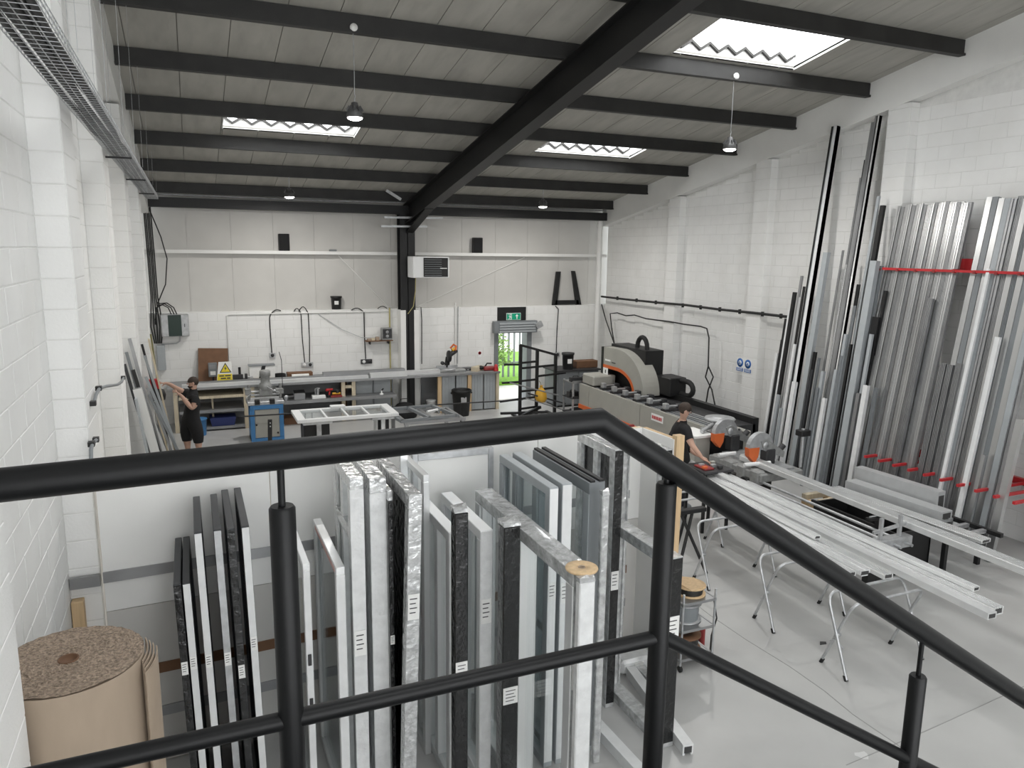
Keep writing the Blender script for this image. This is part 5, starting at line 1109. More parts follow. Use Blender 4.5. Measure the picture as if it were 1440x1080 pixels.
wallseg(pa0, pa1, .0, PZ, -.06, 0, 'pale_timber', 'stud_frame')
wallseg(pa1, pw, .0, PZ-.002, 0, .018, 'white_paint', 'return_board'); wallseg(pa1, pw, .0, PZ, -.05, 0, 'timber', 'return_frame')
MB().box(_e0.x,_e1.x,6.06,6.14,0,PX(950,613,Y=6.08).z).obj('end_post', 'timber', pt, LP)
for z in (1.72,.86,.47):
    wallseg(pa0+V((-.0,0,0)), pa0.lerp(pa1,.97), z-.045, z+.045, .018, .030, 'alu_dull' if z != .86 else 'brown_board', 'fixing_rail')
MB().box(-.99,-.78,6.335,6.375,1.70-.045,1.70+.045).obj('fixing_rail', 'alu_dull', pt, LP)
tb = MB().cbox(-.99,-.905,6.31,6.395,1.25,1.56,.004).obj('timber_block', 'timber', None, (-.95,6.35,1.25)); tag(tb, 'short brown timber block fixed in the corner of the left pilaster', 'timber')
# black bent hoses clipped to the left pilasters
for k, (pts, lb) in enumerate((([(132,567),(135,555),(140,546),(150,543),(165,541),(171,537),(174,531)],'black bent hose spanning from pilaster to pilaster on the left wall'),([(128,656),(128,632),(130,624),(136,618)],'short black hooked hose on the left pilaster above the partition'))):
    P3 = [PX(x,y,X=XLP+.03) for x,y in pts]
    t = thing('bent_hose', P3[0], lb, 'hose'); MB().tube(P3, .014, 8).obj('hose', 'slate_coat', t, P3[0])
    for i in (0,2,len(pts)-1)[(k):]:
        p = P3[i]; MB().box(p.x-.03,p.x+.016,p.y-.03,p.y+.03,p.z-.018,p.z+.018).obj('clip', 'black_coat', t, P3[0])
# ================================================================== STORED FRAMES
def frame(nl, nr, y, far, Yn, lb, mt='white_coat', top=None, near=None, pane='glass', sw=.07, transom=(), mull=(), lean_=0., sticker=None, cat='window frame', nm='joinery_frame', grp=None, tape=None, hinge=False, channel=False):
    p0, p1 = PX(nl,y,Y=Yn), PX(nr,y,Y=Yn); Z = (p0.z+p1.z)/2; X0, X1 = p0.x, p1.x
    Yf = PX(far[0],far[1],Z=Z).y; Yf = min(max(Yf, Yn+.4), 6.33+.05*X0)
    w = X1-X0; L = Yf-Yn
    t = thing(nm, ((X0+X1)/2, Yn, 0), lb, cat, grp, rot=(0,-lean_,0))
    h = w/2
    MB().cbox(-h,h,0,sw,0,Z-sw,.004).obj('stile', mt, t); MB().cbox(-h,h,L-sw,L,0,Z-sw,.004).obj('stile', mt, t)
    MB().cbox(-h,h,0,L,Z-sw,Z,.004).obj('top_rail', top or mt, t); MB().cbox(-h,h,sw,L-sw,0,sw,.004).obj('bottom_rail', mt, t)
    # raised inner bead
    for s_ in (-1,1):
        MB().box(s_*h*.62-.006,s_*h*.62+.006,sw,sw+.02,sw,Z-sw).box(s_*h*.62-.006,s_*h*.62+.006,L-sw-.02,L-sw,sw,Z-sw).obj('glazing_bead', mt, t)
    for z in transom: MB().cbox(-h*.98,h*.98,sw,L-sw,z-sw/2,z+sw/2,.004).obj('transom', top or mt, t)
    for f_ in mull: MB().cbox(-h*.9,h*.9,L*f_-sw/2,L*f_+sw/2,sw,Z-sw,.004).obj('mullion', mt, t)
    if pane:
        zs_ = [sw]+[z for z in transom]+[Z-sw]
        for a, b in zip(zs_, zs_[1:]): MB().box(-.008,.008,sw,L-sw,a,b).obj('pane', pane, t)
    if near: MB().box(-h*.92,h*.92,-.004,.0,.05,Z-.012).obj('edge_tape', near, t)
    if tape: MB().box(-h-.003,-h,.05,L*.9,Z-.05,Z-.02).obj('marking_tape', tape, t)
    if channel:
        for s_ in (-1,1): MB().box(s_*h*.55-h*.28,s_*h*.55+h*.28,.0,L,Z,Z+.018).obj('black_channel', 'black_coat', t)
    if hinge:
        for z in (Z*.45,Z*.62): MB().cbox(-h*.5,h*.5,-.012,-.003,z,z+.09,.003).obj('lock_plate', 'machine_dark', t)
    if sticker:
        ys = PX((nl+nr)/2, sticker, Y=Yn).z; hh = min(w*1.1, .12)*.9
        s_ = MB().box(-h*.85,h*.85,-.008,-.0045,ys-hh,ys+hh).obj('paper_label', 'paper', t)
        for q in range(4): MB().box(-h*.6,h*(.5-.2*(q % 2)),-.0095,-.008,ys+hh*.6-q*hh*.36,ys+hh*.68-q*hh*.36).obj('print_line', 'ink', s_)
    return t
DS = 'anthracite frame edge with %s in the dark stack at the partition'
frame(252,263,820,(249,751),5.4,'short black wrapped frame, end of the dark stack towards the cardboard roll','anthracite',near='film_black',sticker=940,lean_=.02,pane='film_black')
frame(265,276,818,(267,749),5.4,'short dark frame with pale edge beside the black wrapped one','anthracite',near='pale_tape',sticker=932,lean_=.02,pane='film_black')
frame(282.6,293.7,747,(282.6,697),5.4,'tall dark frame with pale edge, next to the short dark frames','anthracite',near='pale_tape',sticker=930,lean_=.02,pane='film_black')
frame(310,321,743,(302.6,694),5.4,'tall dark frame with grey edge and clear corner blocks','anthracite',near='galv',sticker=927,lean_=.02,pane='film_black')
frame(328.5,339.6,742,(320,685.5),5.4,'tall dark frame wrapped in black film down its edge','anthracite',near='film_black',sticker=945,lean_=.02,pane='film_black')
frame(349,360,738.5,(338,685),5.4,'tall dark frame with wide pale edge, end of the dark stack by the white sashes','anthracite',near='pale_tape',sticker=905,lean_=.02,pane='film_black')
frame(425.5,435.7,793,(402,721),5.2,'slim pale sash standing beyond the dark stack','pale_tape',top='white_coat',sw=.05,hinge=True)
frame(472,485,798,(437,730),5.1,'pale sash with red lettered tape along its head','pale_tape',top='alu',sw=.06,tape='red_print',pane='glass_grey')
fE1 = frame(491,511,672,(463,640),5.2,'film wrapped white door frame with upper light','film_white',top='film_clear',sw=.09,transom=(PX(492,755,Y=5.2).z,),pane='glass_grey',sticker=905,mull=(.55,))
frame(519,543,672,(497.5,640),5.3,'broad film wrapped white door slab','film_white',top='film_clear',sw=.12,pane='film_white')
frame(545,552,690,(520,655),5.25,'narrow dark wrapped sash between white slab and twisted frame','film_black',top='film_clear',sw=.08,pane='film_black',sticker=900)
frame(560,579.5,697,(527,645),5.0,'leaning clear wrapped frame with crumpled film head','film_clear',sw=.1,pane='film_black',lean_=-.03,sticker=855)
frame(595,604,668,(560,640),5.6,'slim silver frame standing behind the twisted wrapped frame','alu',sw=.06,pane='glass')
# framed white panel against the partition
a, b = PX(581,641,Y=6.2), PX(690,630,Y=6.3)
fp = thing('framed_panel', ((a.x+b.x)/2, 6.25, 0), 'white panel in a grey aluminium frame standing against the partition', 'panel', rot=(0,0,0))
hw = (b.x-a.x)/2
for nm, q in (('stile',(-hw,-hw+.05,0,a.z)),('stile',(hw-.05,hw,0,a.z)),('top_rail',(-hw+.05,hw-.05,a.z-.06,a.z)),('bottom_rail',(-hw+.05,hw-.05,0,.06))):
    MB().cbox(q[0],q[1],-.03,.03,q[2],q[3],.004).obj(nm, 'galv', fp)
MB().box(-hw+.05,hw-.05,-.01,.01,.06,a.z-.06).obj('infill', 'white_paint', fp)
p = PX(572,634,Y=6.0); o = MB().prof((0,0,0),(0,.12,p.z),[(x,y) for x,y in extr(.06,.05,1)]).obj('aluminium_post', 'alu'); o.location = (p.x,6.0,0); tag(o, 'single aluminium post leaning on the partition behind the twisted wrapped frame', 'aluminium profile')
frame(631,647,748,(597,698),5.15,'white frame with broad white head beside the black wrapped post','white_coat',near='film_white',sw=.08,mull=(.4,.7),pane='glass')
frame(675.5,693,745.5,(619,693),5.1,'white frame with broad white head and paper label on its edge','white_coat',near='film_white',sw=.08,mull=(.5,),pane='glass',sticker=859)
def wrapped_post(nl, nr, y, Yn, lb, mt, sticker=None, d=.09):
    p0, p1 = PX(nl,y,Y=Yn), PX(nr,y,Y=Yn); w = p1.x-p0.x; Z = p0.z
    t = thing('wrapped_post', ((p0.x+p1.x)/2, Yn, 0), lb, 'frame post')
    MB().cbox(-w/2,w/2,0,d,0,Z-.03,.008).obj('post', mt, t)
    MB().hexa([(-w/2,0,Z-.03),(w/2,0,Z-.03),(w/2,d,Z-.03),(-w/2,d,Z-.03),(-w/2-.01,-.01,Z+.01),(w/2-.01,.0,Z),(w/2+.01,d,Z+.015),(-w/2,d+.01,Z)]).obj('film_end', 'film_clear', t)
    if sticker:
        zc = PX(nl,sticker,Y=Yn).z; s_ = MB().box(-w*.44,w*.44,-.004,0,zc-.07,zc+.07).obj('paper_label', 'paper', t)
        for q in range(4): MB().box(-w*.3,w*(.3-.1*(q % 2)),-.0055,-.004,zc+.04-q*.028,zc+.046-q*.028).obj('print_line', 'ink', s_)
wrapped_post(639.5,659,717,4.85,'black film wrapped post in front of the two white headed frames','film_black',945)
wrapped_post(709,733,737,4.85,'thick black wrapped post under the slanting clear wrapped rail','film_black',980,.12)
g4 = frame(806,836,803,(667,689),4.0,'long low frame with clear wrapped head rail carrying a tape roll','alu',top='film_clear',near='film_clear',sw=.10,pane='glass',sticker=945,mull=(.5,))
g4z = PX(821,803,Y=4.0)
tp = thing('tape_roll', (g4z.x, 4.03, g4z.z), 'flat cardboard tape roll lying on the clear wrapped rail', 'tape roll')
MB().lathe((0,0,0), [(.025,.0),(.105,.0),(.108,.008),(.105,.016),(.028,.016),(.025,.0)], 32).obj('tape', 'timber', tp); MB().lathe((0,0,0), [(.0,.003),(.024,.003),(.024,.018),(.018,.018),(.018,.005)], 20).obj('core', 'cardboard', tp)
wrapped_post(816,838,815,3.9,'clear wrapped bundle end below the tape roll','film_white',None,.06)
GS = 'grey_coat'
frame(773,785.5,685.5,(703,639),5.07,'slate grey glazed sash nearest the slanting wrapped rail',GS,near='white_coat',sw=.075,pane='glass_grey',sticker=831)
frame(791,805,680,(718,636.5),5.07,'slate grey glazed sash standing second, beside the black topped one',GS,near='pale_tape',sw=.075,pane='glass_grey',sticker=833,transom=(1.1,))
frame(829,851,678,(752,632),5.12,'slate grey frame with black channel head',GS,top='slate_coat',near='slate_coat',sw=.10,pane='glass_grey',channel=True)
wrapped_post(848,858,692,4.95,'slim clear wrapped post beside the black channel headed frame','film_clear',None,.05)
frame(865,877.5,632,(796,609),5.6,'tall wrapped frame with dark panels and silver head','film_clear',near='film_black',sw=.09,pane='film_black',mull=(.5,),sticker=815)
frame(941,961,784,(858,730),4.9,'low black wrapped frame with clear head behind the corner post','film_clear',near='film_black',sw=.10,pane='film_clear' and None,sticker=882)
frame(932,946,632,(888,603),5.72,'wrapped dark edged frame standing inside the partition return','film_clear',near='film_black',sw=.08,pane=None)
# frames lying on the floor
for k, (a, b, lb) in enumerate((((3.95,6.0),(3.75,4.75),'pale rail lying on the floor beside the low black wrapped frame'),((3.15,6.1),(3.2,4.6),'white track rail lying on the floor between the slate sashes'))):
    lying('lying_rail', (*a,0), (*b,0), .10, .10, 'pale_tape', lb, 1)
pk = thing('film_packet', (4.05, 6.15, 0), 'white film wrapped packet on the floor before the partition', 'packet')
MB().cbox(-.2,.2,-.14,.14,0,.16,.03).obj('packet', 'film_white', pk); MB().box(-.05,.06,-.145,-.14,.05,.12).obj('paper_label', 'paper', pk)
# ================================================================== CARDBOARD ROLL
cr = thing('cardboard_roll', (-.655, 3.97, 0), 'large upright roll of brown corrugated cardboard', 'cardboard roll')
R_, Zr = .335, 2.29
b = MB(); n = 72
b.lathe((0,0,0), [(R_,0),(R_,Zr-.012)], n); 
side = b.obj('outer_wrap', 'cardboard', cr)
top = MB(); rings = 40; vs = []
for i in range(rings+1):
    r = .045+(R_-.045)*i/rings
    for k in range(n): vs.append((r*math.cos(k*2*math.pi/n), r*math.sin(k*2*math.pi/n), Zr-.003+random.uniform(-.0035,.0035)))
top.add(vs, [(i*n+k,i*n+(k+1)%n,(i+1)*n+(k+1)%n,(i+1)*n+k) for i in range(rings) for k in range(n)])
top.obj('roll_end', 'corrugate', cr); MB().lathe((0,0,0), [(.047,Zr-.011),(.047,Zr+.003),(.040,Zr+.003),(.040,Zr-.010),(0,Zr-.010)], 20).obj('core', 'brown_board', cr)
for j in range(4):
    r = R_+.012+.012*j; a0 = .42-.05*j; pts = []
    m_ = MB(); nn = 8
    for k in range(nn+1):
        a = a0-.7+k*(.7)/nn; rr = r+.02*(k/nn)**2
        pts.append((rr*math.cos(a), rr*math.sin(a)))
    inner = [(x*.985,y*.985) for x,y in pts]
    m_.prism(pts+inner[::-1], 2, .0, Zr-.03-.012*j); m_.obj('loose_layer', 'cardboard', cr)
# ================================================================== REEL TROLLEY
TX, TY = 4.66, 6.22
rt = thing('reel_trolley', (TX, TY, 0), 'wire shelf trolley holding cable reels beside the partition', 'trolley')
for x in (-.2,.2):
    for y in (-.36,.36):
        ps = MB().tube([(x,y,.06),(x,y,.86)], .012, 8).obj('post', 'galv', rt); MB().lathe((x-.012,y,.035), [(0,0),(.035,0),(.035,.024),(0,.024)], 10, axis=0).obj('castor', 'rubber', ps)
for z in (.14,.46,.76):
    MB().box(-.21,.21,-.37,-.35,z-.03,z).box(-.21,.21,.35,.37,z-.03,z).box(-.21,-.19,-.37,.37,z-.03,z).box(.19,.21,-.37,.37,z-.03,z).box(-.2,.2,-.36,.36,z-.012,z-.004).obj('shelf', 'alu_dull', rt)
def reel(x, y, z, r, h, lb, mt, fl_, ang=0.):
    t = thing('cable_reel', (x,y,z), lb, 'cable reel', rot=(ang,0,0))
    MB().lathe((0,0,0), [(r*.8,.012),(r*.84,h*.5),(r*.8,h-.012)], 20).obj('winding', mt, t)
    for zz in (0,h-.012): MB().lathe((0,0,zz), [(.03,0),(r,0),(r,.012),(.03,.012),(.03,0)], 24).obj('flange', fl_, t)
reel(TX+.02,TY-.17,.76,.16,.10,'reel with pale card flange on top of the reel trolley','cable_black','timber')
reel(TX,TY-.13,.46,.17,.20,'grey cable reel on the middle trolley shelf','slate_coat','galv'); reel(TX,TY-.15,.14,.17,.16,'brown flanged reel on the bottom trolley shelf','cable_black','brown_board')
reel(TX,TY+.17,.14,.13,.24,'tall black reel on the bottom trolley shelf','cable_black','black_coat')
o = MB().prism([(-.10,-.16),(.10,-.12),(.12,.10),(.0,.18),(-.12,.08)], 2, 0, .006).obj('card_disc', 'timber'); o.location = (TX+.02,TY-.17,.862); tag(o, 'torn pale card disc lying on the top reel', 'card')
cable('loose_flex', [(TX+.22,TY-.3,.75),(TX+.26,TY-.33,.5),(TX+.22,TY-.31,.3),(TX+.25,TY-.27,.12),(TX+.3,TY-.25,.015)], .008, 'thin black flex hanging off the reel trolley')
tool('red_block', TX+.32, TY+.05, 0, [('body',lambda b:b.cbox(-.03,.03,-.12,.12,0,.26,.02),'dark_red'),('strap',lambda b:b.box(-.033,.033,-.02,.02,0,.262),'sign_white')], 'dark red block standing on the floor beside the reel trolley', 'block')
bs = thing('black_work_stand', (6.05, 7.95, 0), 'black folding work stand behind the partition end', 'stand')
for a, c in (((-.25,-.15,0),(.1,.05,.82)),((.2,-.2,0),(-.1,.05,.82)),((.0,.3,0),(.0,.05,.82))): MB().tube([a,c], .022, 8).obj('leg', 'black_coat', bs)
MB().cbox(-.3,.3,0,.1,.80,.86,.008).obj('head', 'black_coat', bs)
rb = thing('red_conveyor', (6.6, 12.5, 0), 'dark red framed roller conveyor behind the partition', 'conveyor')
for y in (-.25,.25): MB().box(-1.6,1.6,y-.03,y+.03,.72,.82).obj('side_rail', 'dark_red', rb)
for k in range(10): MB().tube([(-1.45+.32*k,-.23,.79),(-1.45+.32*k,.23,.79)], .03, 8).obj('roller', 'galv', rb)
for x in (-1.4,1.4):
    for y in (-.25,.25): MB().box(x-.03,x+.03,y-.03,y+.03,0,.72).obj('leg', 'dark_red', rb)
# ================================================================== PEOPLE
def person(loc, J, E_, cloth, label, hair=None, beard=False, nm='person', glasses=False):
    """J: joint -> (pos(world), radius, tag); E_: bones. One skinned surface, clothing regions and hair follow it."""
    names = list(J); idx = {n: i for i, n in enumerate(names)}; L = V(loc)
    me = bpy.data.meshes.new('body'); me.from_pydata([tuple(V(J[n][0])-L) for n in names], [(idx[a], idx[b]) for a, b in E_], [])
    ob = bpy.data.objects.new('tmp_body', me); COL.objects.link(ob)
    md = ob.modifiers.new('skin', 'SKIN'); md.use_smooth_shade = True; md.branch_smoothing = .6
    for i, n in enumerate(names):
        r = J[n][1]; r = r if isinstance(r, tuple) else (r, r)
        me.skin_vertices[0].data[i].radius = r; me.skin_vertices[0].data[i].use_root = (n == 'pelvis')
    sb_ = ob.modifiers.new('sub', 'SUBSURF'); sb_.levels = sb_.render_levels = 2
    dg = bpy.context.evaluated_depsgraph_get(); nm_ = bpy.data.meshes.new_from_object(ob.evaluated_get(dg)); bpy.data.objects.remove(ob, do_unlink=True)
    root = thing('person', loc, label, 'person')
    # classify faces by nearest bone
    segs = [(V(J[a][0])-L, V(J[b][0])-L, J[b][2], J[a][1] if not isinstance(J[a][1],tuple) else max(J[a][1]), J[b][1] if not isinstance(J[b][1],tuple) else max(J[b][1])) for a, b in E_]
    def cls(p):
        best = None
        for a, b, tg, ra, rb_ in segs:
            d = b-a; t = max(0, min(1, (p-a).dot(d)/max(d.length_squared,1e-9))); q = (p-a-d*t).length/(ra+(rb_-ra)*t)
            if best is None or q < best[0]: best = (q, tg)
        return best[1]
    mats = ['skin']+sorted({t for t in cloth.values()}); nm_.materials.clear()
    for m_ in mats: nm_.materials.append(M[m_])
    tags = []
    for p in nm_.polygons:
        tg = cls(p.center); tags.append(tg); p.material_index = mats.index(cloth[tg]) if tg in cloth else 0; p.use_smooth = True
    bo = bpy.data.objects.new('body', nm_); COL.objects.link(bo); bo.parent = root
    # garments: shells just outside the body
    for g, tgset, off in (('t_shirt', {'shirt'}, .012), ('trousers', {'shorts'}, .016), ('shoe', {'shoe'}, .006)):
        fs = [p for p, t in zip(nm_.polygons, tags) if t in tgset]
        if not fs: continue
        mp = {}; b = MB(); vs = []; fl_ = []
        for p in fs:
            f_ = []
            for v in p.vertices:
                if v not in mp: mp[v] = len(vs); vs.append(nm_.vertices[v].co+nm_.vertices[v].normal*off)
                f_.append(mp[v])
            fl_.append(f_)
        b.add(vs, fl_, True); b.obj(g, cloth[list(tgset)[0]], root)
    # head details
    hc, hd = V(J['head'][0])-L, V(J['_face']).normalized(); up = (V(J['head_top'][0])-V(J['neck'][0])).normalized(); sd = hd.cross(up).normalized(); up = sd.cross(hd).normalized()
    def H(x, y, z): return hc+sd*x+hd*y+up*z
    def ell(b, c, rx, ry, rz, n=14, m_=8, cut=None):
        vs = []; fs = []
        for i in range(m_+1):
            th = math.pi*i/m_
            for k in range(n):
                a = 2*math.pi*k/n; vs.append(H(c[0]+rx*math.sin(th)*math.cos(a), c[1]+ry*math.sin(th)*math.sin(a), c[2]+rz*math.cos(th)))
        for i in range(m_):
            for k in range(n):
                q = (i*n+k,i*n+(k+1)%n,(i+1)*n+(k+1)%n,(i+1)*n+k)
                if cut is None or cut(sum((Vv(vs[j]) for j in q), V((0,0,0)))/4): fs.append(q)
        return b.add(vs, fs, True)
    Vv = lambda p: V((V(p)-hc).dot(sd) and ((V(p)-hc).dot(sd), (V(p)-hc).dot(hd), (V(p)-hc).dot(up)) or (0.0, (V(p)-hc).dot(hd), (V(p)-hc).dot(up)))
    if hair: ell(MB(), (0,-.012,.025), .088, .108, .105, 16, 10, lambda q: q.z > .035 or (q.y < -.01 and q.z > -.05)).obj('hair', hair, root)
    if beard: ell(MB(), (0,.03,-.05), .070, .078, .068, 12, 8, lambda q: q.z < -.04 and q.y > -.02).obj('beard', 'hair', root)
    MB().add([H(-.014,.085,-.012),H(.014,.085,-.012),H(0,.122,-.014),H(0,.092,.028)], [(0,1,2),(0,2,3),(1,3,2)]).obj('nose', 'skin', root)
    for s_ in (-1,1):
        ell(MB(), (s_*.032,.083,.018), .012,.008,.007, 8, 6).obj('eye', 'sign_white', root); ell(MB(), (s_*.032,.0895,.018), .004,.003,.004, 8, 6).obj('pupil', 'ink', root)
        ell(MB(), (s_*.082,.0,.0), .012,.022,.034, 8, 6).obj('ear', 'skin', root)
    ell(MB(), (0,.083,-.045), .026,.008,.007, 10, 6).obj('mouth', 'dark_red', root)
    if glasses:
        for s_ in (-1,1): MB().tube([H(s_*.032+.022*math.cos(a*math.pi/6),.102,.018+.018*math.sin(a*math.pi/6)) for a in range(13)], .0025, 5).tube([H(s_*.054,.1,.02),H(s_*.086,.0,.02)], .0025, 5).obj('glasses', 'black_coat', root)
    return root
def hand(J, E_, wrist, pre, fwd, side, tg='skin', curl=.5):
    """palm with four fingers of unequal length and a thumb leaving its side"""
    w = V(J[wrist][0]); f = V(fwd).normalized(); s = V(side).normalized(); n = f.cross(s).normalized()
    J[pre+'palm'] = (w+f*.055, (.034,.018), tg); E_.append((wrist, pre+'palm'))
    J[pre+'knuckle'] = (w+f*.09, (.036,.015), tg); E_.append((pre+'palm', pre+'knuckle'))
    for k, (o, l) in enumerate(((-.027,.070),(-.009,.080),(.009,.074),(.027,.058))):
        p1 = w+f*(.098+l*.45)+s*o*1.15; p2 = p1+(f*(1-curl)+n*curl).normalized()*l*.6
        J[pre+'f%da' % k] = (p1, .0095, tg); J[pre+'f%db' % k] = (p2, .008, tg)
        E_.append((pre+'knuckle', pre+'f%da' % k)); E_.append((pre+'f%da' % k, pre+'f%db' % k))
    J[pre+'t1'] = (w+f*.05-s*.048, .011, tg); J[pre+'t2'] = (w+f*.085-s*.058+n*.012, .009, tg)
    E_.append((pre+'palm', pre+'t1')); E_.append((pre+'t1', pre+'t2'))
CL1 = {'shirt': 'cloth_black', 'shorts': 'cloth_black', 'shoe': 'rubber'}
def mk(px, Y, dz=0): return PX(px[0], px[1], Y=Y)
# --- bearded man reaching to the stand
Yp = 16.35
P = lambda x, y, dy=0.: PX(x, y, Y=Yp+dy)
J = {'pelvis': (P(269,591), (.19,.165), 'shorts'), 'waist': (P(270,577), (.205,.18), 'shirt'), 'chest': (P(271,562), (.21,.18), 'shirt'), 'upper': (P(272,554.5), (.15,.13), 'shirt'), 'neck': (P(272,549), .062, 'skin'),
     'head': (P(271,538.5), (.082,.097), 'skin'), 'head_top': (P(271.5,530), (.063,.07), 'skin'),
     'n_sh': (P(275,557,-.17), .085, 'shirt'), 'n_up': (P(275,567,-.25), .075, 'shirt'), 'n_el': (P(270,575,-.29), .052, 'skin'), 'n_fo': (P(260,563,-.26), .047, 'skin'), 'n_wr': (P(254,555,-.22), .032, 'skin'),
     'f_sh': (P(266,555,.17), .082, 'shirt'), 'f_up': (P(257,551,.19), .066, 'shirt'), 'f_el': (P(247,545.5,.16), .048, 'skin'), 'f_fo': (P(240,541,.12), .042, 'skin'), 'f_wr': (P(234,538.5,.08), .031, 'skin'),
     'n_hip': (P(275,597,-.10), .135, 'shorts'), 'n_kn': (P(278.5,615,-.11), .105, 'shorts'), 'n_kn2': (P(279,620.5,-.11), .085, 'shorts'), 'n_ca': (P(279.5,630,-.10), .06, 'skin'), 'n_an': (P(280,639,-.09), .042, 'skin'), 'n_toe': (P(271,642.5,-.1), .038, 'shoe'),
     'f_hip': (P(263,597,.10), .135, 'shorts'), 'f_kn': (P(262.5,613,.11), .105, 'shorts'), 'f_kn2': (P(263,618,.11), .085, 'shorts'), 'f_ca': (P(264,628,.10), .06, 'skin'), 'f_an': (P(264.5,636.5,.10), .042, 'skin'), 'f_toe': (P(256,640,.08), .038, 'shoe')}
E_ = [('pelvis','waist'),('waist','chest'),('chest','upper'),('upper','neck'),('neck','head'),('head','head_top'),('upper','n_sh'),('n_sh','n_up'),('n_up','n_el'),('n_el','n_fo'),('n_fo','n_wr'),('upper','f_sh'),('f_sh','f_up'),('f_up','f_el'),('f_el','f_fo'),('f_fo','f_wr'),
      ('pelvis','n_hip'),('n_hip','n_kn'),('n_kn','n_kn2'),('n_kn2','n_ca'),('n_ca','n_an'),('n_an','n_toe'),('pelvis','f_hip'),('f_hip','f_kn'),('f_kn','f_kn2'),('f_kn2','f_ca'),('f_ca','f_an'),('f_an','f_toe')]
hand(J, E_, 'n_wr', 'n_', (-.75,-.1,.6), (.5,.3,.7)); hand(J, E_, 'f_wr', 'f_', (-1,-.2,.05), (.1,.3,.9))
Jf = dict(J)
class D_(dict): pass
def build(J, E_, face, loc, *a, **k):
    JJ = dict(J); fv = V(face)
    class JD(dict):
        pass
    jd = JD(JJ); 
    return person_(jd, E_, fv, loc, *a, **k)
def person_(J, E_, fv, loc, cloth, label, **k):
    names = {n: v for n, v in J.items()}
    class W_(dict):
        def __iter__(s): return iter([x for x in dict.keys(s) if not x.startswith('_')])
    w = W_(names); w['_face'] = fv
    return person(loc, w, E_, cloth, label, **k)
f0 = P(267,642); build(J, E_, (-1,-.12,-.12), (f0.x, Yp, 0), CL1, 'bearded man in black t-shirt and shorts reaching towards the left wall', hair='hair', beard=True)
# --- man at the saw
Yp = 9.9
J = {'pelvis': (P(957,652), (.185,.15), 'shorts'), 'waist': (P(955,636), (.20,.165), 'shirt'), 'chest': (P(952,613), (.225,.175), 'shirt'), 'upper': (P(954.5,600), (.165,.14), 'shirt'), 'neck': (P(960.5,588,-.04), .058, 'skin'),
     'head': (P(963.5,576.5,-.10), (.08,.094), 'skin'), 'head_top': (P(964,568,-.09), (.06,.068), 'skin'),
     'n_sh': (P(965,604,-.26), .078, 'shirt'), 'n_up': (P(969,617,-.34), .064, 'shirt'), 'n_el': (P(974,627,-.42), .046, 'skin'), 'n_fo': (P(981,636,-.50), .042, 'skin'), 'n_wr': (P(988,645,-.55), .03, 'skin'),
     'f_sh': (P(956,602,.22), .078, 'shirt'), 'f_up': (P(963,618,.12), .062, 'shirt'), 'f_el': (P(968,630,-.05), .044, 'skin'), 'f_fo': (P(976,637,-.2), .038, 'skin'), 'f_wr': (P(983,641,-.32), .03, 'skin'),
     'n_hip': (P(956,657,-.10), .115, 'shorts'), 'n_kn': (P(955,686,-.12), .075, 'shorts'), 'n_ca': (P(954,702,-.10), .07, 'shorts'), 'n_an': (P(953,714,-.08), .058, 'shorts'), 'n_toe': (P(966,720,-.14), .04, 'shoe'),
     'f_hip': (P(961,656,.10), .115, 'shorts'), 'f_kn': (P(962,682,.10), .075, 'shorts'), 'f_ca': (P(961,698,.12), .07, 'shorts'), 'f_an': (P(960,709,.14), .058, 'shorts'), 'f_toe': (P(972,714,.08), .04, 'shoe')}
E_ = [('pelvis','waist'),('waist','chest'),('chest','upper'),('upper','neck'),('neck','head'),('head','head_top'),('upper','n_sh'),('n_sh','n_up'),('n_up','n_el'),('n_el','n_fo'),('n_fo','n_wr'),('upper','f_sh'),('f_sh','f_up'),('f_up','f_el'),('f_el','f_fo'),('f_fo','f_wr'),
      ('pelvis','n_hip'),('n_hip','n_kn'),('n_kn','n_ca'),('n_ca','n_an'),('n_an','n_toe'),('pelvis','f_hip'),('f_hip','f_kn'),('f_kn','f_ca'),('f_ca','f_an'),('f_an','f_toe')]
hand(J, E_, 'n_wr', 'n_', (.7,-.5,-.45), (-.5,-.7,.1)); hand(J, E_, 'f_wr', 'f_', (.7,-.5,-.3), (-.5,-.7,.1))
f0 = P(960,720); build(J, E_, (.85,-.45,-.35), (f0.x, Yp, 0), {'shirt': 'cloth_black', 'shorts': 'denim', 'shoe': 'slate_coat'}, 'man in black t-shirt and safety glasses working at the double saw', hair='hair', glasses=True)
wk = PX(993,652,Y=9.2)
wt2 = thing('work_tray', (wk.x, 9.2, 0), 'small dark work table with red tray where the man in glasses works', 'table')
MB().cbox(-.2,.35,-.25,.3,wk.z-.10,wk.z-.06,.01).obj('top', 'machine_dark', wt2)
for x in (-.16,.3):
    for y in (-.2,.25): MB().box(x-.02,x+.02,y-.02,y+.02,0,wk.z-.10).obj('leg', 'black_coat', wt2)
MB().cbox(-.14,.04,-.16,.12,wk.z-.06,wk.z-.03,.008).obj('tray', 'dark_red', wt2)
for x, y, mt in ((-.1,-.1,'orange'),(-.05,.05,'galv'),(.1,-.05,'galv'),(.2,.1,'machine_grey'),(.15,-.15,'machine_dark')): MB().cbox(x-.04,x+.04,y-.03,y+.03,wk.z-.055,wk.z-.005,.006).obj('fitting', mt, wt2)
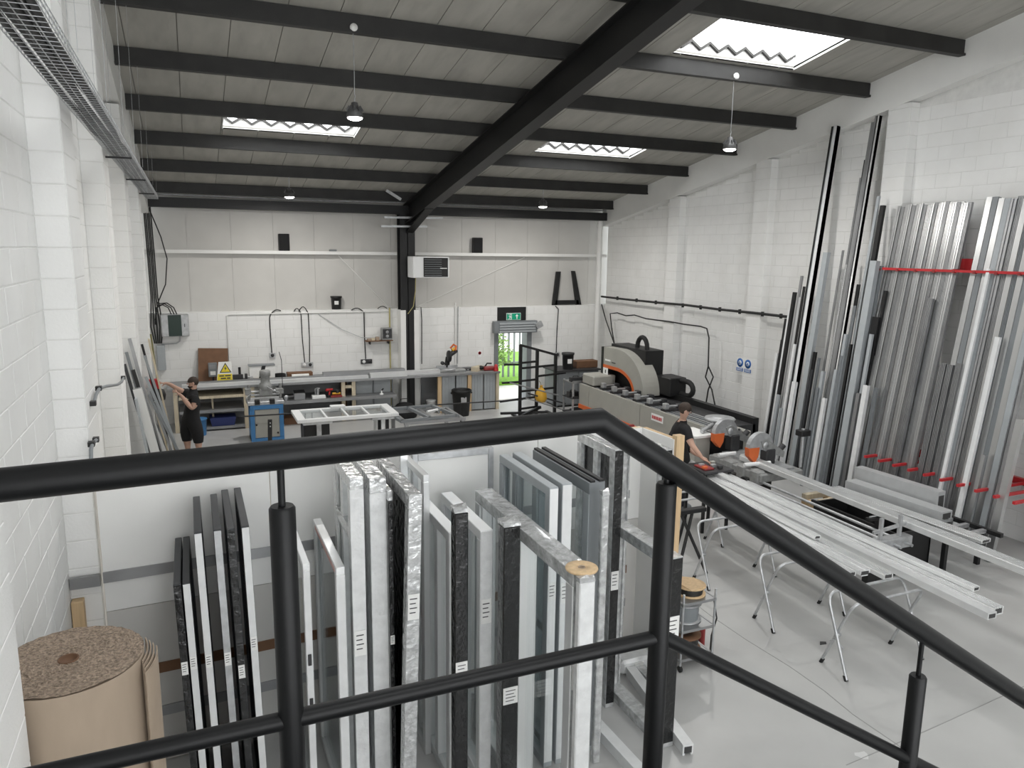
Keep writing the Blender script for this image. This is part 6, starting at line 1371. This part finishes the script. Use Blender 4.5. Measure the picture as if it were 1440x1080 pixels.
# --- bald man whose crown shows above the handrail
h3 = PX(342,625,Z=1.76); Q = lambda x, y, z: (h3.x+x, h3.y+.05+y, z)
J = {'pelvis': (Q(0,0,.95), (.16,.12), 'shorts'), 'waist': (Q(0,0,1.1), (.16,.12), 'shirt'), 'chest': (Q(0,0,1.3), (.18,.13), 'shirt'), 'upper': (Q(0,0,1.43), (.12,.1), 'shirt'), 'neck': (Q(0,.01,1.52), .058, 'skin'), 'head': (Q(0,.02,1.63), (.08,.094), 'skin'), 'head_top': (Q(0,.02,1.70), (.062,.07), 'skin'),
     'n_sh': (Q(-.19,0,1.42), .07, 'shirt'), 'n_up': (Q(-.25,0,1.28), .058, 'shirt'), 'n_el': (Q(-.27,.02,1.13), .045, 'skin'), 'n_wr': (Q(-.24,.2,.98), .03, 'skin'), 'f_sh': (Q(.19,0,1.42), .07, 'shirt'), 'f_up': (Q(.25,0,1.28), .058, 'shirt'), 'f_el': (Q(.27,.02,1.13), .045, 'skin'), 'f_wr': (Q(.24,.2,.98), .03, 'skin'),
     'n_hip': (Q(-.1,0,.88), .11, 'shorts'), 'n_kn': (Q(-.11,.02,.5), .075, 'shorts'), 'n_an': (Q(-.11,0,.1), .055, 'shorts'), 'n_toe': (Q(-.12,.13,.045), .04, 'shoe'), 'f_hip': (Q(.1,0,.88), .11, 'shorts'), 'f_kn': (Q(.11,.02,.5), .075, 'shorts'), 'f_an': (Q(.11,0,.1), .055, 'shorts'), 'f_toe': (Q(.12,.13,.045), .04, 'shoe')}
E_ = [('pelvis','waist'),('waist','chest'),('chest','upper'),('upper','neck'),('neck','head'),('head','head_top'),('upper','n_sh'),('n_sh','n_up'),('n_up','n_el'),('n_el','n_wr'),('upper','f_sh'),('f_sh','f_up'),('f_up','f_el'),('f_el','f_wr'),('pelvis','n_hip'),('n_hip','n_kn'),('n_kn','n_an'),('n_an','n_toe'),('pelvis','f_hip'),('f_hip','f_kn'),('f_kn','f_an'),('f_an','f_toe')]
hand(J, E_, 'n_wr', 'n_', (.1,.8,-.4), (1,0,0)); hand(J, E_, 'f_wr', 'f_', (-.1,.8,-.4), (-1,0,0))
build(J, E_, (.1,1,-.1), (h3.x, h3.y+.05, 0), CL1, 'bald man standing behind the partition, only his crown showing')
